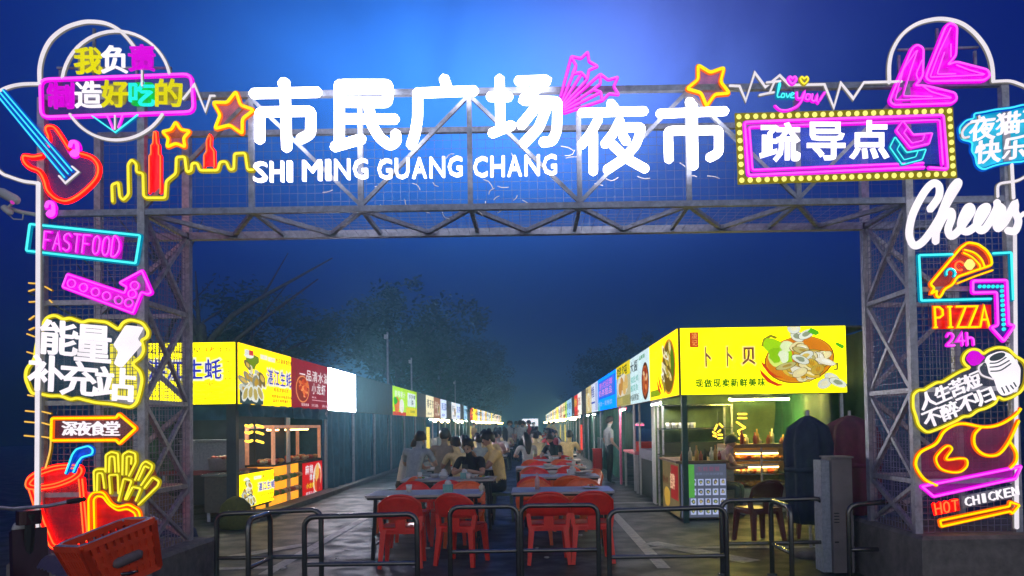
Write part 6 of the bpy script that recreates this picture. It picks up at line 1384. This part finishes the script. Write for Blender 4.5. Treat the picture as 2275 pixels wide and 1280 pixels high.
# ------------------------------------------------------------------ trees behind the stalls
PALE = pbr('pale bark', (.07, .08, .08), .9, 0, 12, .3, .3); BARK = pbr('bark', (.09, .085, .075), .9, 0, 12, .4, .4); LEAF = pbr('leaves', (.028, .065, .022), .6, 0, 3, .55)
def make_tree(seed, H=11.0, spread=3.6, n=2600, bare=False):
    random.seed(seed); t = thing('tree', 'tree', 'tree')
    tb = MB(); trunk = [Vector((0, 0, 0)), Vector((.1, .05, H*.18)), Vector((-.1, .1, H*.34)), Vector((.05, 0, H*.5))]
    bk_ = PALE if bare else BARK; tb.tube(trunk, [.22, .18, .15, .11], None, False, 8); tr = tb.build('trunk', bk_, t, True); ends = []
    for k in range(9):
        a = k * 2.4 + random.uniform(-.4, .4); s0 = trunk[1].lerp(trunk[3], k / 9); L = spread * random.uniform(.6, 1.0); up_ = H * random.uniform(.18, .42)
        p1 = s0 + Vector((math.cos(a) * L * .45, math.sin(a) * L * .45, up_ * .55)); p2 = s0 + Vector((math.cos(a) * L, math.sin(a) * L, up_))
        MB().tube([s0, s0.lerp(p1, .5) + Vector((0, 0, .2)), p1, p2], [.09, .07, .055, .02], None, False, 6).build('limb', bk_, t, True); ends += [p1, p2, p1.lerp(p2, .5)]
        if bare: MB().tube([p1, p1 + Vector((math.cos(a + .9), math.sin(a + .9), 1.1)) * L * .4], [.04, .012], None, False, 5).build('limb', bk_, t, True)
    ends += [trunk[3] + Vector((0, 0, H * .3)), trunk[3] + Vector((.5, .3, H * .2))]
    cr = MB(); cl = []
    for e in ends:
        for _ in range(3): cl.append((e + Vector((random.gauss(0, .7), random.gauss(0, .7), random.gauss(.2, .5))), random.uniform(.45, 1.15)))
    for i in range(n):
        c, r_ = random.choice(cl); d = Vector((random.gauss(0, 1), random.gauss(0, 1), random.gauss(0, .7))); d = d.normalized() * r_ * random.random() ** .4
        p = c + d; u = Vector((random.uniform(-1, 1), random.uniform(-1, 1), random.uniform(-.6, .6))).normalized(); v = u.orthogonal().normalized(); s_ = random.uniform(.09, .20)
        cr.add([p - u * s_, p + v * s_ * .45, p + u * s_, p - v * s_ * .45], [(0, 1, 2, 3)])
    if n: cr.build('crown', LEAF, t)
    return t
TR = [make_tree(1, 11, 3.6, 7000), make_tree(2, 9.5, 3.2, 6500), make_tree(3, 8.5, 3.8, 0, True)]
spots = [(2, -8.6, 19.5, 1.0, 'bare branched tree rising behind the red and yellow stalls of the left row'), (0, -8.2, 46, 1.15, 'leafy tree behind the lime green sign, left of the aisle'), (1, -6.8, 55, 1.1, 'leafy tree close to the aisle, beyond the lime green sign'), (0, -7.6, 66, 1.1, 'tall tree overhanging the far left stalls'),
         (1, -5.6, 80, 1.1, 'distant tree over the far end of the left row'), (0, -5.5, 97, 1.0, 'most distant tree, beside the bright end banner'), (1, -13, 36, 1.0, 'tree standing back behind the unlit teal stalls'), (0, 7.6, 60, .9, 'tree behind the far stalls of the right row'), (1, 8.6, 82, 1.0, 'distant tree over the far end of the right row'), (2, -12.5, 25, 1.0, 'sparse tree furthest left behind the stalls')]
cnt = {}
for k, x, y, s_, lab in spots:
    t = TR[k] if k not in cnt else dup(TR[k]); cnt[k] = 1
    t.location = (x, y, 0); t.rotation_euler.z = random.uniform(0, 6); t.scale = (s_,) * 3; relabel(t, lab)
# lamp poles above the stalls
for x, y, h, lab in ((-5.3, 33.0, 4.6, 'thin pole above the grey sign of the left row'), (-5.2, 27.0, 5.0, 'thin double pole above the lime green sign'), (-5.1, 50.0, 4.6, 'distant thin pole with a small camera above the left row')):
    t = thing('pole', lab, 'pole', (x, y, 0)); MB().bar((x, y, 0), (x, y, h), .035, None, 8).build('mast', STEEL, t); MB().rbox((x - .12, y - .08, h - .25), (x + .02, y + .08, h - .1), .03).build('fixture', WHITEP, t)

# ------------------------------------------------------------------ haze
def haze_box():
    mb = MB(); mb.box((-60, -8, -1), (60, 175, 13.5)); o = mb.build('haze', [])
    m = bpy.data.materials.new('haze air'); m.use_nodes = True; nt = m.node_tree; nt.nodes.clear()
    v = nt.nodes.new('ShaderNodeVolumePrincipled'); out = nt.nodes.new('ShaderNodeOutputMaterial')
    v.inputs['Color'].default_value = (0.27, 0.68, 0.82, 1); v.inputs['Density'].default_value = 0.0075; v.inputs['Anisotropy'].default_value = 0.68
    nt.links.new(v.outputs[0], out.inputs['Volume']); o.data.materials.append(m); o['kind'] = 'stuff'; o['label'] = 'thin blue night haze in the air'
    return o
haze_box()
